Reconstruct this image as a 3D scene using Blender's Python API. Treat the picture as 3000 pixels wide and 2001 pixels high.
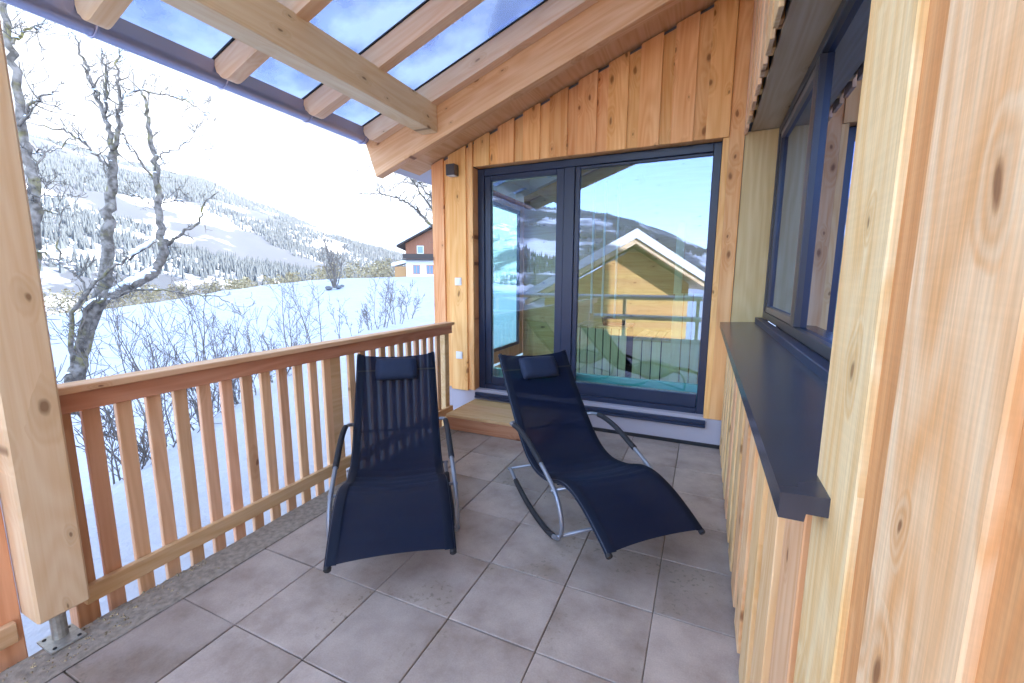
import bpy, bmesh, math, random
import numpy as np
from mathutils import Vector, Matrix, noise as mnoise

# ------------------------------------------------------------------ camera, sky, sun, exposure
scene = bpy.context.scene
for o in list(bpy.data.objects):
    bpy.data.objects.remove(o)
COL = scene.collection
rad = math.radians

CAM = Vector((1.3167, -2.5809, 1.4455))
YAW, PITCH, ROLL = 0.42199, -0.14580, 0.00382
fwd = Vector((-math.sin(YAW)*math.cos(PITCH), math.cos(YAW)*math.cos(PITCH), math.sin(PITCH)))
rgt = Vector((math.cos(YAW), math.sin(YAW), 0))
upv = rgt.cross(fwd)
r2 = rgt*math.cos(ROLL) + upv*math.sin(ROLL)
u2 = -rgt*math.sin(ROLL) + upv*math.cos(ROLL)
cam_d = bpy.data.cameras.new('camera')
cam_d.sensor_width = 36.0
cam_d.lens = 36.0*1245.18/3000.0
cam_d.clip_start = 0.02
cam_d.clip_end = 20000
cam = bpy.data.objects.new('camera', cam_d)
COL.objects.link(cam)
m = Matrix.Identity(4)
for i in range(3):
    m[i][0] = r2[i]; m[i][1] = u2[i]; m[i][2] = -fwd[i]; m[i][3] = CAM[i]
cam.matrix_world = m
scene.camera = cam

SUN_EL = rad(20.0)
SUN_DIR = Vector((0.94, 0.34, 0)).normalized()*math.cos(SUN_EL) + Vector((0, 0, math.sin(SUN_EL)))   # towards the sun
world = bpy.data.worlds.new('World')
scene.world = world
world.use_nodes = True
wn = world.node_tree.nodes; wl = world.node_tree.links
wn.clear()
w_out = wn.new('ShaderNodeOutputWorld'); w_bg = wn.new('ShaderNodeBackground')
sky = wn.new('ShaderNodeTexSky'); sky.sky_type = 'NISHITA'; sky.sun_disc = False
sky.sun_elevation = SUN_EL
sky.sun_rotation = math.atan2(SUN_DIR.x, SUN_DIR.y)
sky.altitude = 1000; sky.dust_density = 0.55; sky.ozone_density = 1.2
tc = wn.new('ShaderNodeTexCoord')
mp = wn.new('ShaderNodeMapping'); mp.inputs['Scale'].default_value = (1.0, 1.0, 3.2)
n1 = wn.new('ShaderNodeTexNoise'); n1.inputs['Scale'].default_value = 1.7; n1.inputs['Detail'].default_value = 7; n1.inputs['Roughness'].default_value = 0.55
# the cloud bank lies over the valley (towards -x, +y) and thins out the other way
dotn = wn.new('ShaderNodeVectorMath'); dotn.operation = 'DOT_PRODUCT'; dotn.inputs[1].default_value = (-0.66, 0.60, 0.36)
mul = wn.new('ShaderNodeMath'); mul.operation = 'MULTIPLY'; mul.inputs[1].default_value = 0.31
add = wn.new('ShaderNodeMath'); add.operation = 'ADD'
ramp = wn.new('ShaderNodeValToRGB'); ramp.color_ramp.elements[0].position = 0.50; ramp.color_ramp.elements[1].position = 0.72
cmix = wn.new('ShaderNodeMixRGB')
n2 = wn.new('ShaderNodeTexNoise'); n2.inputs['Scale'].default_value = 3.4; n2.inputs['Detail'].default_value = 5
cr = wn.new('ShaderNodeValToRGB')
cr.color_ramp.elements[0].position = 0.34; cr.color_ramp.elements[0].color = (0.27, 0.31, 0.39, 1)
cr.color_ramp.elements[1].position = 0.58; cr.color_ramp.elements[1].color = (0.44, 0.445, 0.455, 1)
wl.new(tc.outputs['Generated'], mp.inputs[0]); wl.new(mp.outputs[0], n1.inputs['Vector']); wl.new(mp.outputs[0], n2.inputs['Vector'])
wl.new(tc.outputs['Generated'], dotn.inputs[0]); wl.new(dotn.outputs['Value'], mul.inputs[0])
wl.new(mul.outputs[0], add.inputs[0]); wl.new(n1.outputs[0], add.inputs[1]); wl.new(add.outputs[0], ramp.inputs[0])
wl.new(n2.outputs[0], cr.inputs[0])
wl.new(ramp.outputs[0], cmix.inputs[0]); wl.new(sky.outputs[0], cmix.inputs[1]); wl.new(cr.outputs[0], cmix.inputs[2])
wl.new(cmix.outputs[0], w_bg.inputs[0]); w_bg.inputs[1].default_value = 0.12
wl.new(w_bg.outputs[0], w_out.inputs[0])

sun_d = bpy.data.lights.new('sun', 'SUN'); sun_d.energy = 3.7; sun_d.angle = rad(0.5); sun_d.color = (1.0, 0.86, 0.68)
sun = bpy.data.objects.new('sun', sun_d); COL.objects.link(sun)
sun.rotation_euler = SUN_DIR.to_track_quat('Z', 'Y').to_euler()
sun.location = (20, -10, 30)
scene.view_settings.view_transform = 'Standard'
scene.view_settings.look = 'None'
scene.view_settings.gamma = 1.0
scene.view_settings.use_curve_mapping = False
scene.view_settings.exposure = 4.2

# ------------------------------------------------------------------ helpers
def ray(u, v):
    return r2*((u-1500)/1245.18) + u2*((1000.5-v)/1245.18) + fwd
def at(u, v, dist):                      # a point on a sight line, at a given horizontal distance
    d = ray(u, v)
    return CAM + d*(dist/math.hypot(d.x, d.y))
def polar(az, dist):                     # azimuth from +y towards -x
    return CAM.x - math.sin(rad(az))*dist, CAM.y + math.cos(rad(az))*dist

def tag(o, label=None, cat=None, group=None, kind=None):
    if label: o['label'] = label
    if cat: o['category'] = cat
    if group: o['group'] = group
    if kind: o['kind'] = kind
    return o
def put(o, parent):
    if parent is not None:
        o.parent = parent
        o.matrix_parent_inverse = parent.matrix_basis.inverted()
    return o
def thing(name, loc=(0, 0, 0), **k):
    o = bpy.data.objects.new(name, None); COL.objects.link(o); o.location = loc
    o.empty_display_size = 0.1
    o.matrix_basis = Matrix.Translation(Vector(loc))
    return tag(o, **k)
def link(name, me, mat, parent=None, smooth=False, local=False):
    o = bpy.data.objects.new(name, me); COL.objects.link(o)
    if mat is not None and not me.materials: me.materials.append(mat)
    if smooth:
        me.polygons.foreach_set('use_smooth', [True]*len(me.polygons))
    if parent is not None:
        o.parent = parent
        if not local: o.matrix_parent_inverse = parent.matrix_basis.inverted()
    return o
def bm_mesh(bm, name='m'):
    me = bpy.data.meshes.new(name); bm.to_mesh(me); bm.free(); return me
def box_bm(sx, sy, sz, bev=0.0, bm=None, c=(0, 0, 0)):
    own = bm is None
    if own: bm = bmesh.new()
    r = bmesh.ops.create_cube(bm, size=1.0)
    for v in r['verts']:
        v.co = Vector((v.co.x*sx+c[0], v.co.y*sy+c[1], v.co.z*sz+c[2]))
    if bev > 0:
        es = list({e for v in r['verts'] for e in v.link_edges})
        bmesh.ops.bevel(bm, geom=es, offset=bev, segments=1, affect='EDGES')
    return bm
_cache = {}
def block(name, x0, x1, y0, y1, z0, z1, mat, parent=None, bev=0.002, rot=None, **k):
    """a bevelled block in world coordinates, its own object centred on itself"""
    key = (round(x1-x0, 4), round(y1-y0, 4), round(z1-z0, 4), bev, mat.name)
    me = _cache.get(key)
    if me is None:
        me = bm_mesh(box_bm(x1-x0, y1-y0, z1-z0, bev)); me.materials.append(mat); _cache[key] = me
    o = bpy.data.objects.new(name, me); COL.objects.link(o)
    M = Matrix.Translation(Vector(((x0+x1)/2, (y0+y1)/2, (z0+z1)/2)))
    if rot is not None: M = M @ rot
    o.matrix_basis = M
    put(o, parent)
    return tag(o, **k)
def raw(name, verts, faces, mat, parent=None, smooth=False, local=False, **k):
    me = bpy.data.meshes.new(name); me.from_pydata([tuple(v) for v in verts], [], faces); me.update()
    return tag(link(name, me, mat, parent, smooth, local), **k)
def extrude_y(name, prof, y0, y1, mat, parent=None, **k):
    """closed profile (x, z) pulled along y; mesh centred on its own middle"""
    n = len(prof); cx = sum(p[0] for p in prof)/n; cz = sum(p[1] for p in prof)/n; cy = (y0+y1)/2
    V = [(x-cx, y0-cy, z-cz) for x, z in prof] + [(x-cx, y1-cy, z-cz) for x, z in prof]
    F = [tuple(range(n)), tuple(range(2*n-1, n-1, -1))] + [(i, i+n, (i+1) % n+n, (i+1) % n) for i in range(n)]
    me = bpy.data.meshes.new(name); me.from_pydata(V, [], F); me.update()
    bm = bmesh.new(); bm.from_mesh(me); bmesh.ops.recalc_face_normals(bm, faces=bm.faces[:]); bm.to_mesh(me); bm.free()
    me.materials.append(mat)
    o = bpy.data.objects.new(name, me); COL.objects.link(o)
    o.matrix_basis = Matrix.Translation(Vector((cx, cy, cz)))
    put(o, parent)
    return tag(o, **k)
def tube_into(V, F, pts, radii, sides=6, cap=True):
    n = len(pts); base = len(V)
    pts = [Vector(p) for p in pts]
    a = None
    for i, p in enumerate(pts):
        t = (pts[min(i+1, n-1)]-pts[max(i-1, 0)])
        if t.length < 1e-9: t = Vector((0, 0, 1))
        t.normalize()
        if a is None:
            a = t.orthogonal().normalized()
        else:
            a = (a - t*a.dot(t))
            a = a.normalized() if a.length > 1e-6 else t.orthogonal().normalized()
        b = t.cross(a)
        r = radii[i] if hasattr(radii, '__len__') else radii
        for k in range(sides):
            w = 2*math.pi*k/sides
            V.append(p + a*(r*math.cos(w)) + b*(r*math.sin(w)))
    for i in range(n-1):
        for k in range(sides):
            F.append((base+i*sides+k, base+i*sides+(k+1) % sides, base+(i+1)*sides+(k+1) % sides, base+(i+1)*sides+k))
    if cap:
        F.append(tuple(base+k for k in range(sides))[::-1])
        F.append(tuple(base+(n-1)*sides+k for k in range(sides)))
def catmull(P, k=6):
    P = [Vector(p) for p in P]; Q = [P[0]*2-P[1]] + P + [P[-1]*2-P[-2]]; out = []
    for i in range(1, len(Q)-2):
        p0, p1, p2, p3 = Q[i-1:i+3]
        for j in range(k):
            t = j/k
            out.append(0.5*((2*p1)+(-p0+p2)*t+(2*p0-5*p1+4*p2-p3)*t*t+(-p0+3*p1-3*p2+p3)*t**3))
    out.append(P[-1]); return out

# ------------------------------------------------------------------ materials
def mat_new(name):
    m = bpy.data.materials.new(name); m.use_nodes = True
    nt = m.node_tree; b = nt.nodes['Principled BSDF']
    return m, nt, nt.nodes, nt.links, b
def simple(name, col, rough=0.5, metal=0.0, bump=0.0, bscale=40, var=0.0, spec=None):
    m, nt, N, L, b = mat_new(name)
    b.inputs['Base Color'].default_value = (*col, 1); b.inputs['Roughness'].default_value = rough; b.inputs['Metallic'].default_value = metal
    if spec is not None: b.inputs['Specular IOR Level'].default_value = spec
    if bump or var:
        t = N.new('ShaderNodeTexCoord'); nz = N.new('ShaderNodeTexNoise'); nz.inputs['Scale'].default_value = bscale; nz.inputs['Detail'].default_value = 6
        L.new(t.outputs['Object'], nz.inputs['Vector'])
        if bump:
            bp = N.new('ShaderNodeBump'); bp.inputs['Strength'].default_value = bump; bp.inputs['Distance'].default_value = 0.01
            L.new(nz.outputs[0], bp.inputs['Height']); L.new(bp.outputs[0], b.inputs['Normal'])
        if var:
            r = N.new('ShaderNodeValToRGB'); r.color_ramp.elements[0].position = 0.3; r.color_ramp.elements[1].position = 0.7
            r.color_ramp.elements[0].color = (*[c*(1-var) for c in col], 1); r.color_ramp.elements[1].color = (*[min(1, c*(1+var)) for c in col], 1)
            L.new(nz.outputs[0], r.inputs[0]); L.new(r.outputs[0], b.inputs['Base Color'])
    return m
def wood(name, light, dark, axis='Z', knots=1.0, ring=1.0, rough=0.55, tint=0.16, hue=0.012, knotcol=None, streak=1.0, fine=0.0, thin=None):
    """sawn softwood with its grain along one local axis; every object gets its own cut and tone"""
    m, nt, N, L, b = mat_new(name)
    tc = N.new('ShaderNodeTexCoord'); oi = N.new('ShaderNodeObjectInfo')
    comb = N.new('ShaderNodeCombineXYZ')
    for i, f in enumerate((37.1, 71.7, 53.3)):
        q = N.new('ShaderNodeMath'); q.operation = 'MULTIPLY'; q.inputs[1].default_value = f
        L.new(oi.outputs['Random'], q.inputs[0]); L.new(q.outputs[0], comb.inputs[i])
    ad = N.new('ShaderNodeVectorMath'); ad.operation = 'ADD'
    L.new(tc.outputs['Object'], ad.inputs[0]); L.new(comb.outputs[0], ad.inputs[1])
    def mapped(across, along, flat=False):
        mp = N.new('ShaderNodeMapping'); s = [across]*3; s['XYZ'.index(axis)] = along
        if flat and thin: s['XYZ'.index(thin)] = 0.4
        mp.inputs['Scale'].default_value = s; L.new(ad.outputs[0], mp.inputs[0]); return mp.outputs[0]
    # knots
    vo = N.new('ShaderNodeTexVoronoi'); vo.inputs['Scale'].default_value = 1.0; 
    vo.voronoi_dimensions = '2D'
    sx_ = N.new('ShaderNodeSeparateXYZ'); L.new(mapped(8.0, 3.6), sx_.inputs[0]); cx_ = N.new('ShaderNodeCombineXYZ')
    th_ = thin or [q_ for q_ in 'XYZ' if q_ != axis][0]
    for i_, q_ in enumerate([w_ for w_ in 'XYZ' if w_ != th_]): L.new(sx_.outputs['XYZ'.index(q_)], cx_.inputs[i_])
    wob = N.new('ShaderNodeTexNoise'); wob.inputs['Scale'].default_value = 2.2; L.new(cx_.outputs[0], wob.inputs['Vector'])
    wo2 = N.new('ShaderNodeVectorMath'); wo2.operation = 'MULTIPLY_ADD'; wo2.inputs[1].default_value = (0.22, 0.22, 0.22); L.new(wob.outputs['Color'], wo2.inputs[0]); L.new(cx_.outputs[0], wo2.inputs[2])
    L.new(wo2.outputs[0], vo.inputs['Vector'])
    sep = N.new('ShaderNodeSeparateColor'); L.new(vo.outputs['Color'], sep.inputs[0])
    ka = N.new('ShaderNodeMath'); ka.operation = 'MULTIPLY_ADD'; ka.inputs[1].default_value = 1.15; ka.inputs[2].default_value = 0.30; L.new(sep.outputs[1], ka.inputs[0])
    kd = N.new('ShaderNodeMath'); kd.operation = 'DIVIDE'; L.new(vo.outputs['Distance'], kd.inputs[0]); L.new(ka.outputs[0], kd.inputs[1])
    kn = N.new('ShaderNodeMapRange'); kn.inputs['From Min'].default_value = 0.105; kn.inputs['From Max'].default_value = 0.05; L.new(kd.outputs[0], kn.inputs['Value'])
    halo = N.new('ShaderNodeMapRange'); halo.inputs['From Min'].default_value = 0.42; halo.inputs['From Max'].default_value = 0.08; L.new(kd.outputs[0], halo.inputs['Value'])
    gate = N.new('ShaderNodeMath'); gate.operation = 'GREATER_THAN'; gate.inputs[1].default_value = 1-0.34*knots; L.new(sep.outputs[0], gate.inputs[0])
    kg = N.new('ShaderNodeMath'); kg.operation = 'MULTIPLY'; L.new(kn.outputs[0], kg.inputs[0]); L.new(gate.outputs[0], kg.inputs[1])
    hg = N.new('ShaderNodeMath'); hg.operation = 'MULTIPLY'; L.new(halo.outputs[0], hg.inputs[0]); L.new(gate.outputs[0], hg.inputs[1])
    # growth rings: contour lines of a slow stretched noise, bent round the knots
    nz = N.new('ShaderNodeTexNoise'); nz.inputs['Scale'].default_value = 1.0; nz.inputs['Detail'].default_value = 1.5; L.new(mapped(5.0, 0.55), nz.inputs['Vector'])
    a1 = N.new('ShaderNodeMath'); a1.operation = 'MULTIPLY_ADD'; a1.inputs[1].default_value = 0.16; L.new(hg.outputs[0], a1.inputs[0]); L.new(nz.outputs[0], a1.inputs[2])
    a2 = N.new('ShaderNodeMath'); a2.operation = 'MULTIPLY'; a2.inputs[1].default_value = 85.0; L.new(a1.outputs[0], a2.inputs[0])
    sn = N.new('ShaderNodeMath'); sn.operation = 'SINE'; L.new(a2.outputs[0], sn.inputs[0])
    # fine streaks
    st = N.new('ShaderNodeTexNoise'); st.inputs['Scale'].default_value = 1.0; st.inputs['Detail'].default_value = 5; st.inputs['Roughness'].default_value = 0.65; L.new(mapped(46.0, 1.3), st.inputs['Vector'])
    wide = N.new('ShaderNodeTexNoise'); wide.inputs['Scale'].default_value = 1.0; wide.inputs['Detail'].default_value = 3; L.new(mapped(11.0, 0.8), wide.inputs['Vector'])
    f1 = N.new('ShaderNodeMath'); f1.operation = 'MULTIPLY_ADD'; f1.inputs[1].default_value = 0.14*ring; f1.inputs[2].default_value = 0.0; L.new(sn.outputs[0], f1.inputs[0])
    f2 = N.new('ShaderNodeMath'); f2.operation = 'MULTIPLY_ADD'; f2.inputs[1].default_value = 1.0*streak; L.new(st.outputs[0], f2.inputs[0]); L.new(f1.outputs[0], f2.inputs[2])
    f3 = N.new('ShaderNodeMath'); f3.operation = 'MULTIPLY_ADD'; f3.inputs[1].default_value = 1.1*streak; L.new(wide.outputs[0], f3.inputs[0]); L.new(f2.outputs[0], f3.inputs[2])
    mr = N.new('ShaderNodeMapRange'); mr.inputs['From Min'].default_value = 0.72*streak; mr.inputs['From Max'].default_value = 1.45*streak; L.new(f3.outputs[0], mr.inputs['Value'])
    c1 = N.new('ShaderNodeMixRGB'); c1.inputs[1].default_value = (*light, 1); c1.inputs[2].default_value = (*dark, 1); L.new(mr.outputs[0], c1.inputs[0])
    c2 = N.new('ShaderNodeMixRGB'); hm = N.new('ShaderNodeMath'); hm.operation = 'MULTIPLY'; hm.inputs[1].default_value = 0.5; L.new(hg.outputs[0], hm.inputs[0])
    L.new(hm.outputs[0], c2.inputs[0]); L.new(c1.outputs[0], c2.inputs[1]); c2.inputs[2].default_value = (*[c*0.82 for c in dark], 1)
    c3 = N.new('ShaderNodeMixRGB'); km = N.new('ShaderNodeMath'); km.operation = 'MULTIPLY'; km.inputs[1].default_value = 0.85; L.new(kg.outputs[0], km.inputs[0])
    kc = knotcol or (dark[0]*0.33, dark[1]*0.27, dark[2]*0.25)
    L.new(km.outputs[0], c3.inputs[0]); L.new(c2.outputs[0], c3.inputs[1]); c3.inputs[2].default_value = (*kc, 1)
    hs = N.new('ShaderNodeHueSaturation')
    v = N.new('ShaderNodeMapRange'); v.inputs['To Min'].default_value = 1-tint; v.inputs['To Max'].default_value = 1+tint*0.7; L.new(oi.outputs['Random'], v.inputs['Value']); L.new(v.outputs[0], hs.inputs['Value'])
    fr = N.new('ShaderNodeMath'); fr.operation = 'MULTIPLY'; fr.inputs[1].default_value = 17.31; L.new(oi.outputs['Random'], fr.inputs[0])
    fr2 = N.new('ShaderNodeMath'); fr2.operation = 'FRACT'; L.new(fr.outputs[0], fr2.inputs[0])
    h = N.new('ShaderNodeMapRange'); h.inputs['To Min'].default_value = 0.5-hue; h.inputs['To Max'].default_value = 0.5+hue; L.new(fr2.outputs[0], h.inputs['Value']); L.new(h.outputs[0], hs.inputs['Hue'])
    L.new(c3.outputs[0], hs.inputs['Color']); L.new(hs.outputs[0], b.inputs['Base Color'])
    if fine:
        # crisp fibres and saw marks for boards right beside the camera
        fb_ = N.new('ShaderNodeTexNoise'); fb_.inputs['Scale'].default_value = 1.0; fb_.inputs['Detail'].default_value = 4; fb_.inputs['Roughness'].default_value = 0.7; L.new(mapped(260.0, 5.0), fb_.inputs['Vector'])
        sw_ = N.new('ShaderNodeTexNoise'); sw_.inputs['Scale'].default_value = 1.0; sw_.inputs['Detail'].default_value = 3; L.new(mapped(6.0, 150.0), sw_.inputs['Vector'])
        fm = N.new('ShaderNodeMapRange'); fm.inputs['From Min'].default_value = 0.30; fm.inputs['From Max'].default_value = 0.70; fm.inputs['To Min'].default_value = 0.84; fm.inputs['To Max'].default_value = 1.10; L.new(fb_.outputs[0], fm.inputs['Value'])
        sm = N.new('ShaderNodeMapRange'); sm.inputs['From Min'].default_value = 0.35; sm.inputs['From Max'].default_value = 0.65; sm.inputs['To Min'].default_value = 0.975; sm.inputs['To Max'].default_value = 1.02; L.new(sw_.outputs[0], sm.inputs['Value'])
        mm = N.new('ShaderNodeMath'); mm.operation = 'MULTIPLY'; L.new(fm.outputs[0], mm.inputs[0]); L.new(sm.outputs[0], mm.inputs[1])
        mq = N.new('ShaderNodeMixRGB'); mq.blend_type = 'MULTIPLY'; mq.inputs[0].default_value = 1.0; L.new(hs.outputs[0], mq.inputs[1]); L.new(mm.outputs[0], mq.inputs[2]); L.new(mq.outputs[0], b.inputs['Base Color'])
    b.inputs['Roughness'].default_value = rough; b.inputs['Specular IOR Level'].default_value = 0.3
    bp = N.new('ShaderNodeBump'); bp.inputs['Strength'].default_value = 0.25; bp.inputs['Distance'].default_value = 0.002
    L.new(st.outputs[0], bp.inputs['Height']); L.new(bp.outputs[0], b.inputs['Normal'])
    return m

LARCH = ((0.89, 0.52, 0.235), (0.73, 0.32, 0.10))
PALE_ = ((0.70, 0.53, 0.355), (0.56, 0.37, 0.205))
SPRUCE = ((0.84, 0.645, 0.44), (0.73, 0.48, 0.27))
RED = ((0.74, 0.38, 0.23), (0.58, 0.25, 0.13))
larchX, larchY, larchZ = [wood('larch_cladding_'+a, *LARCH, axis=a, hue=0.010, tint=0.13, knots=1.15, thin='Y' if a != 'Y' else 'X') for a in 'XYZ']
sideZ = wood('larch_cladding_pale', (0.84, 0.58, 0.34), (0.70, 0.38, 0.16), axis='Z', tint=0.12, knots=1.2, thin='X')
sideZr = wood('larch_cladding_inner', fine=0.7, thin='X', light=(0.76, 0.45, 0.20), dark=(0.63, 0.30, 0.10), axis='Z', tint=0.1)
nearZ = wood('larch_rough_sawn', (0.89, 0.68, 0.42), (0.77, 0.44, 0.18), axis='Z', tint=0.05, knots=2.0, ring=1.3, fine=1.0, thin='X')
spruceX, spruceY, spruceZ = [wood('spruce_timber_'+a, *SPRUCE, axis=a, tint=0.08, knots=1.1, ring=0.7, streak=0.8, thin='Y' if a == 'X' else 'X') for a in 'XYZ']
bargeX = wood('glulam_barge', (0.82, 0.53, 0.31), (0.67, 0.35, 0.16), axis='X', tint=0.06, knots=1.2, thin='Y')
soffX = wood('plywood_soffit', (0.74, 0.48, 0.25), (0.64, 0.36, 0.15), axis='Y', tint=0.04, knots=0.3, streak=0.7)
redY, redZ = [wood('douglas_railing_'+a, *RED, axis=a, tint=0.2, hue=0.014, knots=0.5, ring=1.4) for a in 'YZ']
capY = wood('larch_rail_cap', (0.76, 0.52, 0.31), (0.62, 0.36, 0.17), axis='Y', tint=0.1, knots=0.6)
balZ = wood('larch_baluster', (0.84, 0.53, 0.34), (0.69, 0.37, 0.21), axis='Z', tint=0.12, hue=0.010, knots=0.35, thin='X')
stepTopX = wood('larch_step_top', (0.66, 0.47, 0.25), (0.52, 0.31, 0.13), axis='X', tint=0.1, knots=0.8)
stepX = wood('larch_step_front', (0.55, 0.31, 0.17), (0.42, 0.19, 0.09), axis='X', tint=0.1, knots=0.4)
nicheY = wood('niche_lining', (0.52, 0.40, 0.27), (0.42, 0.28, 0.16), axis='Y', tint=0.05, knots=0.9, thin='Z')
nicheZ = wood('niche_cheek', (0.64, 0.48, 0.26), (0.52, 0.35, 0.16), axis='Z', tint=0.05, knots=0.9, thin='Y')
saunaZ = wood('sauna_slat_Z', (0.84, 0.78, 0.56), (0.76, 0.67, 0.44), axis='Z', tint=0.07, knots=0.25)
saunaY = wood('sauna_slat_Y', (0.72, 0.60, 0.36), (0.60, 0.46, 0.24), axis='Y', tint=0.07, knots=0.25)
saunaX = wood('sauna_panel', (0.60, 0.40, 0.18), (0.48, 0.28, 0.10), axis='X', tint=0.07, knots=0.6)
hutX = wood('hut_boards', (0.62, 0.38, 0.14), (0.48, 0.25, 0.07), axis='X', tint=0.14, knots=0.8)
brownX = wood('old_house_boards', (0.30, 0.14, 0.07), (0.20, 0.08, 0.035), axis='Z', tint=0.12, knots=0.4)
frameM = simple('anthracite_aluminium', (0.012, 0.024, 0.064), 0.38, 0.0, spec=0.5)
sillM = simple('sill_sheet_metal', (0.048, 0.050, 0.068), 0.24, 0.0, bump=0.03, bscale=6, var=0.18)
rubber = simple('black_seal', (0.012, 0.014, 0.02), 0.6)
plasterM = simple('plinth_render', (0.42, 0.40, 0.47), 0.9, bump=0.25, bscale=160)
zinc = simple('zinc_gutter', (0.36, 0.38, 0.56), 0.27, 0.6)
galv = simple('galvanised_steel', (0.42, 0.42, 0.40), 0.45, 0.6, var=0.2, bscale=60)
whiteP = simple('white_plastic', (0.78, 0.78, 0.80), 0.35)
lampM = simple('lamp_housing', (0.10, 0.10, 0.115), 0.35, 0.4)
lampG = simple('lamp_lens', (0.55, 0.55, 0.56), 0.25)
navy = simple('navy_steel_tube', (0.010, 0.020, 0.050), 0.38, 0.0)
greyTube = simple('grey_steel_tube', (0.26, 0.28, 0.34), 0.32, 0.5)
hemM = simple('sling_hem_fabric', (0.004, 0.008, 0.022), 0.65, spec=0.2)
foam = simple('black_foam_grip', (0.014, 0.016, 0.024), 0.7)
pillowM = simple('navy_cushion', (0.006, 0.016, 0.05), 0.75, bump=0.3, bscale=300)
black = simple('black_cloth', (0.015, 0.017, 0.02), 0.8)
teal = simple('teal_glass_panel', (0.22, 0.70, 0.76), 0.15)
bark = None
def bark_mat(name, base, light, moss):
    m, nt, N, L, b = mat_new(name)
    t = N.new('ShaderNodeTexCoord')
    a = N.new('ShaderNodeTexNoise'); a.inputs['Scale'].default_value = 9; a.inputs['Detail'].default_value = 6; L.new(t.outputs['Object'], a.inputs['Vector'])
    c = N.new('ShaderNodeTexNoise'); c.inputs['Scale'].default_value = 3.1; c.inputs['Detail'].default_value = 8; L.new(t.outputs['Object'], c.inputs['Vector'])
    r = N.new('ShaderNodeValToRGB'); r.color_ramp.elements[0].position = 0.36; r.color_ramp.elements[1].position = 0.62
    r.color_ramp.elements[0].color = (*base, 1); r.color_ramp.elements[1].color = (*light, 1); L.new(a.outputs[0], r.inputs[0])
    g = N.new('ShaderNodeMapRange'); g.inputs['From Min'].default_value = 0.54; g.inputs['From Max'].default_value = 0.74; L.new(c.outputs[0], g.inputs['Value'])
    mx = N.new('ShaderNodeMixRGB'); L.new(g.outputs[0], mx.inputs[0]); L.new(r.outputs[0], mx.inputs[1]); mx.inputs[2].default_value = (*moss, 1)
    L.new(mx.outputs[0], b.inputs['Base Color']); b.inputs['Roughness'].default_value = 0.9
    return m
barkM = bark_mat('mossy_bark', (0.075, 0.06, 0.048), (0.22, 0.19, 0.17), (0.19, 0.16, 0.03))
twigM = simple('twig_bark', (0.105, 0.09, 0.08), 0.85, var=0.3, bscale=5)
shrubM = simple('shrub_bark', (0.13, 0.105, 0.09), 0.85, var=0.3, bscale=3)
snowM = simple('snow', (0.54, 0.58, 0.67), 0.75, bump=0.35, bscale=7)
def snow_ground_mat():
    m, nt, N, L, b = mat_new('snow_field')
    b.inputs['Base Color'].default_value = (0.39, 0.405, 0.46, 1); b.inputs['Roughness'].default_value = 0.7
    t = N.new('ShaderNodeTexCoord'); prev = None
    for sc_, st_, di_ in ((0.9, 0.8, 0.25), (5.0, 0.55, 0.05), (40.0, 0.35, 0.008)):
        nz = N.new('ShaderNodeTexNoise'); nz.inputs['Scale'].default_value = sc_; nz.inputs['Detail'].default_value = 4; L.new(t.outputs['Object'], nz.inputs['Vector'])
        bp = N.new('ShaderNodeBump'); bp.inputs['Strength'].default_value = st_; bp.inputs['Distance'].default_value = di_; L.new(nz.outputs[0], bp.inputs['Height'])
        if prev: L.new(prev.outputs[0], bp.inputs['Normal'])
        prev = bp
    L.new(prev.outputs[0], b.inputs['Normal'])
    return m
snowGM = snow_ground_mat()
snowclump = simple('snow_clump', (0.80, 0.83, 0.88), 0.8, bump=0.2, bscale=20)

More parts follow.
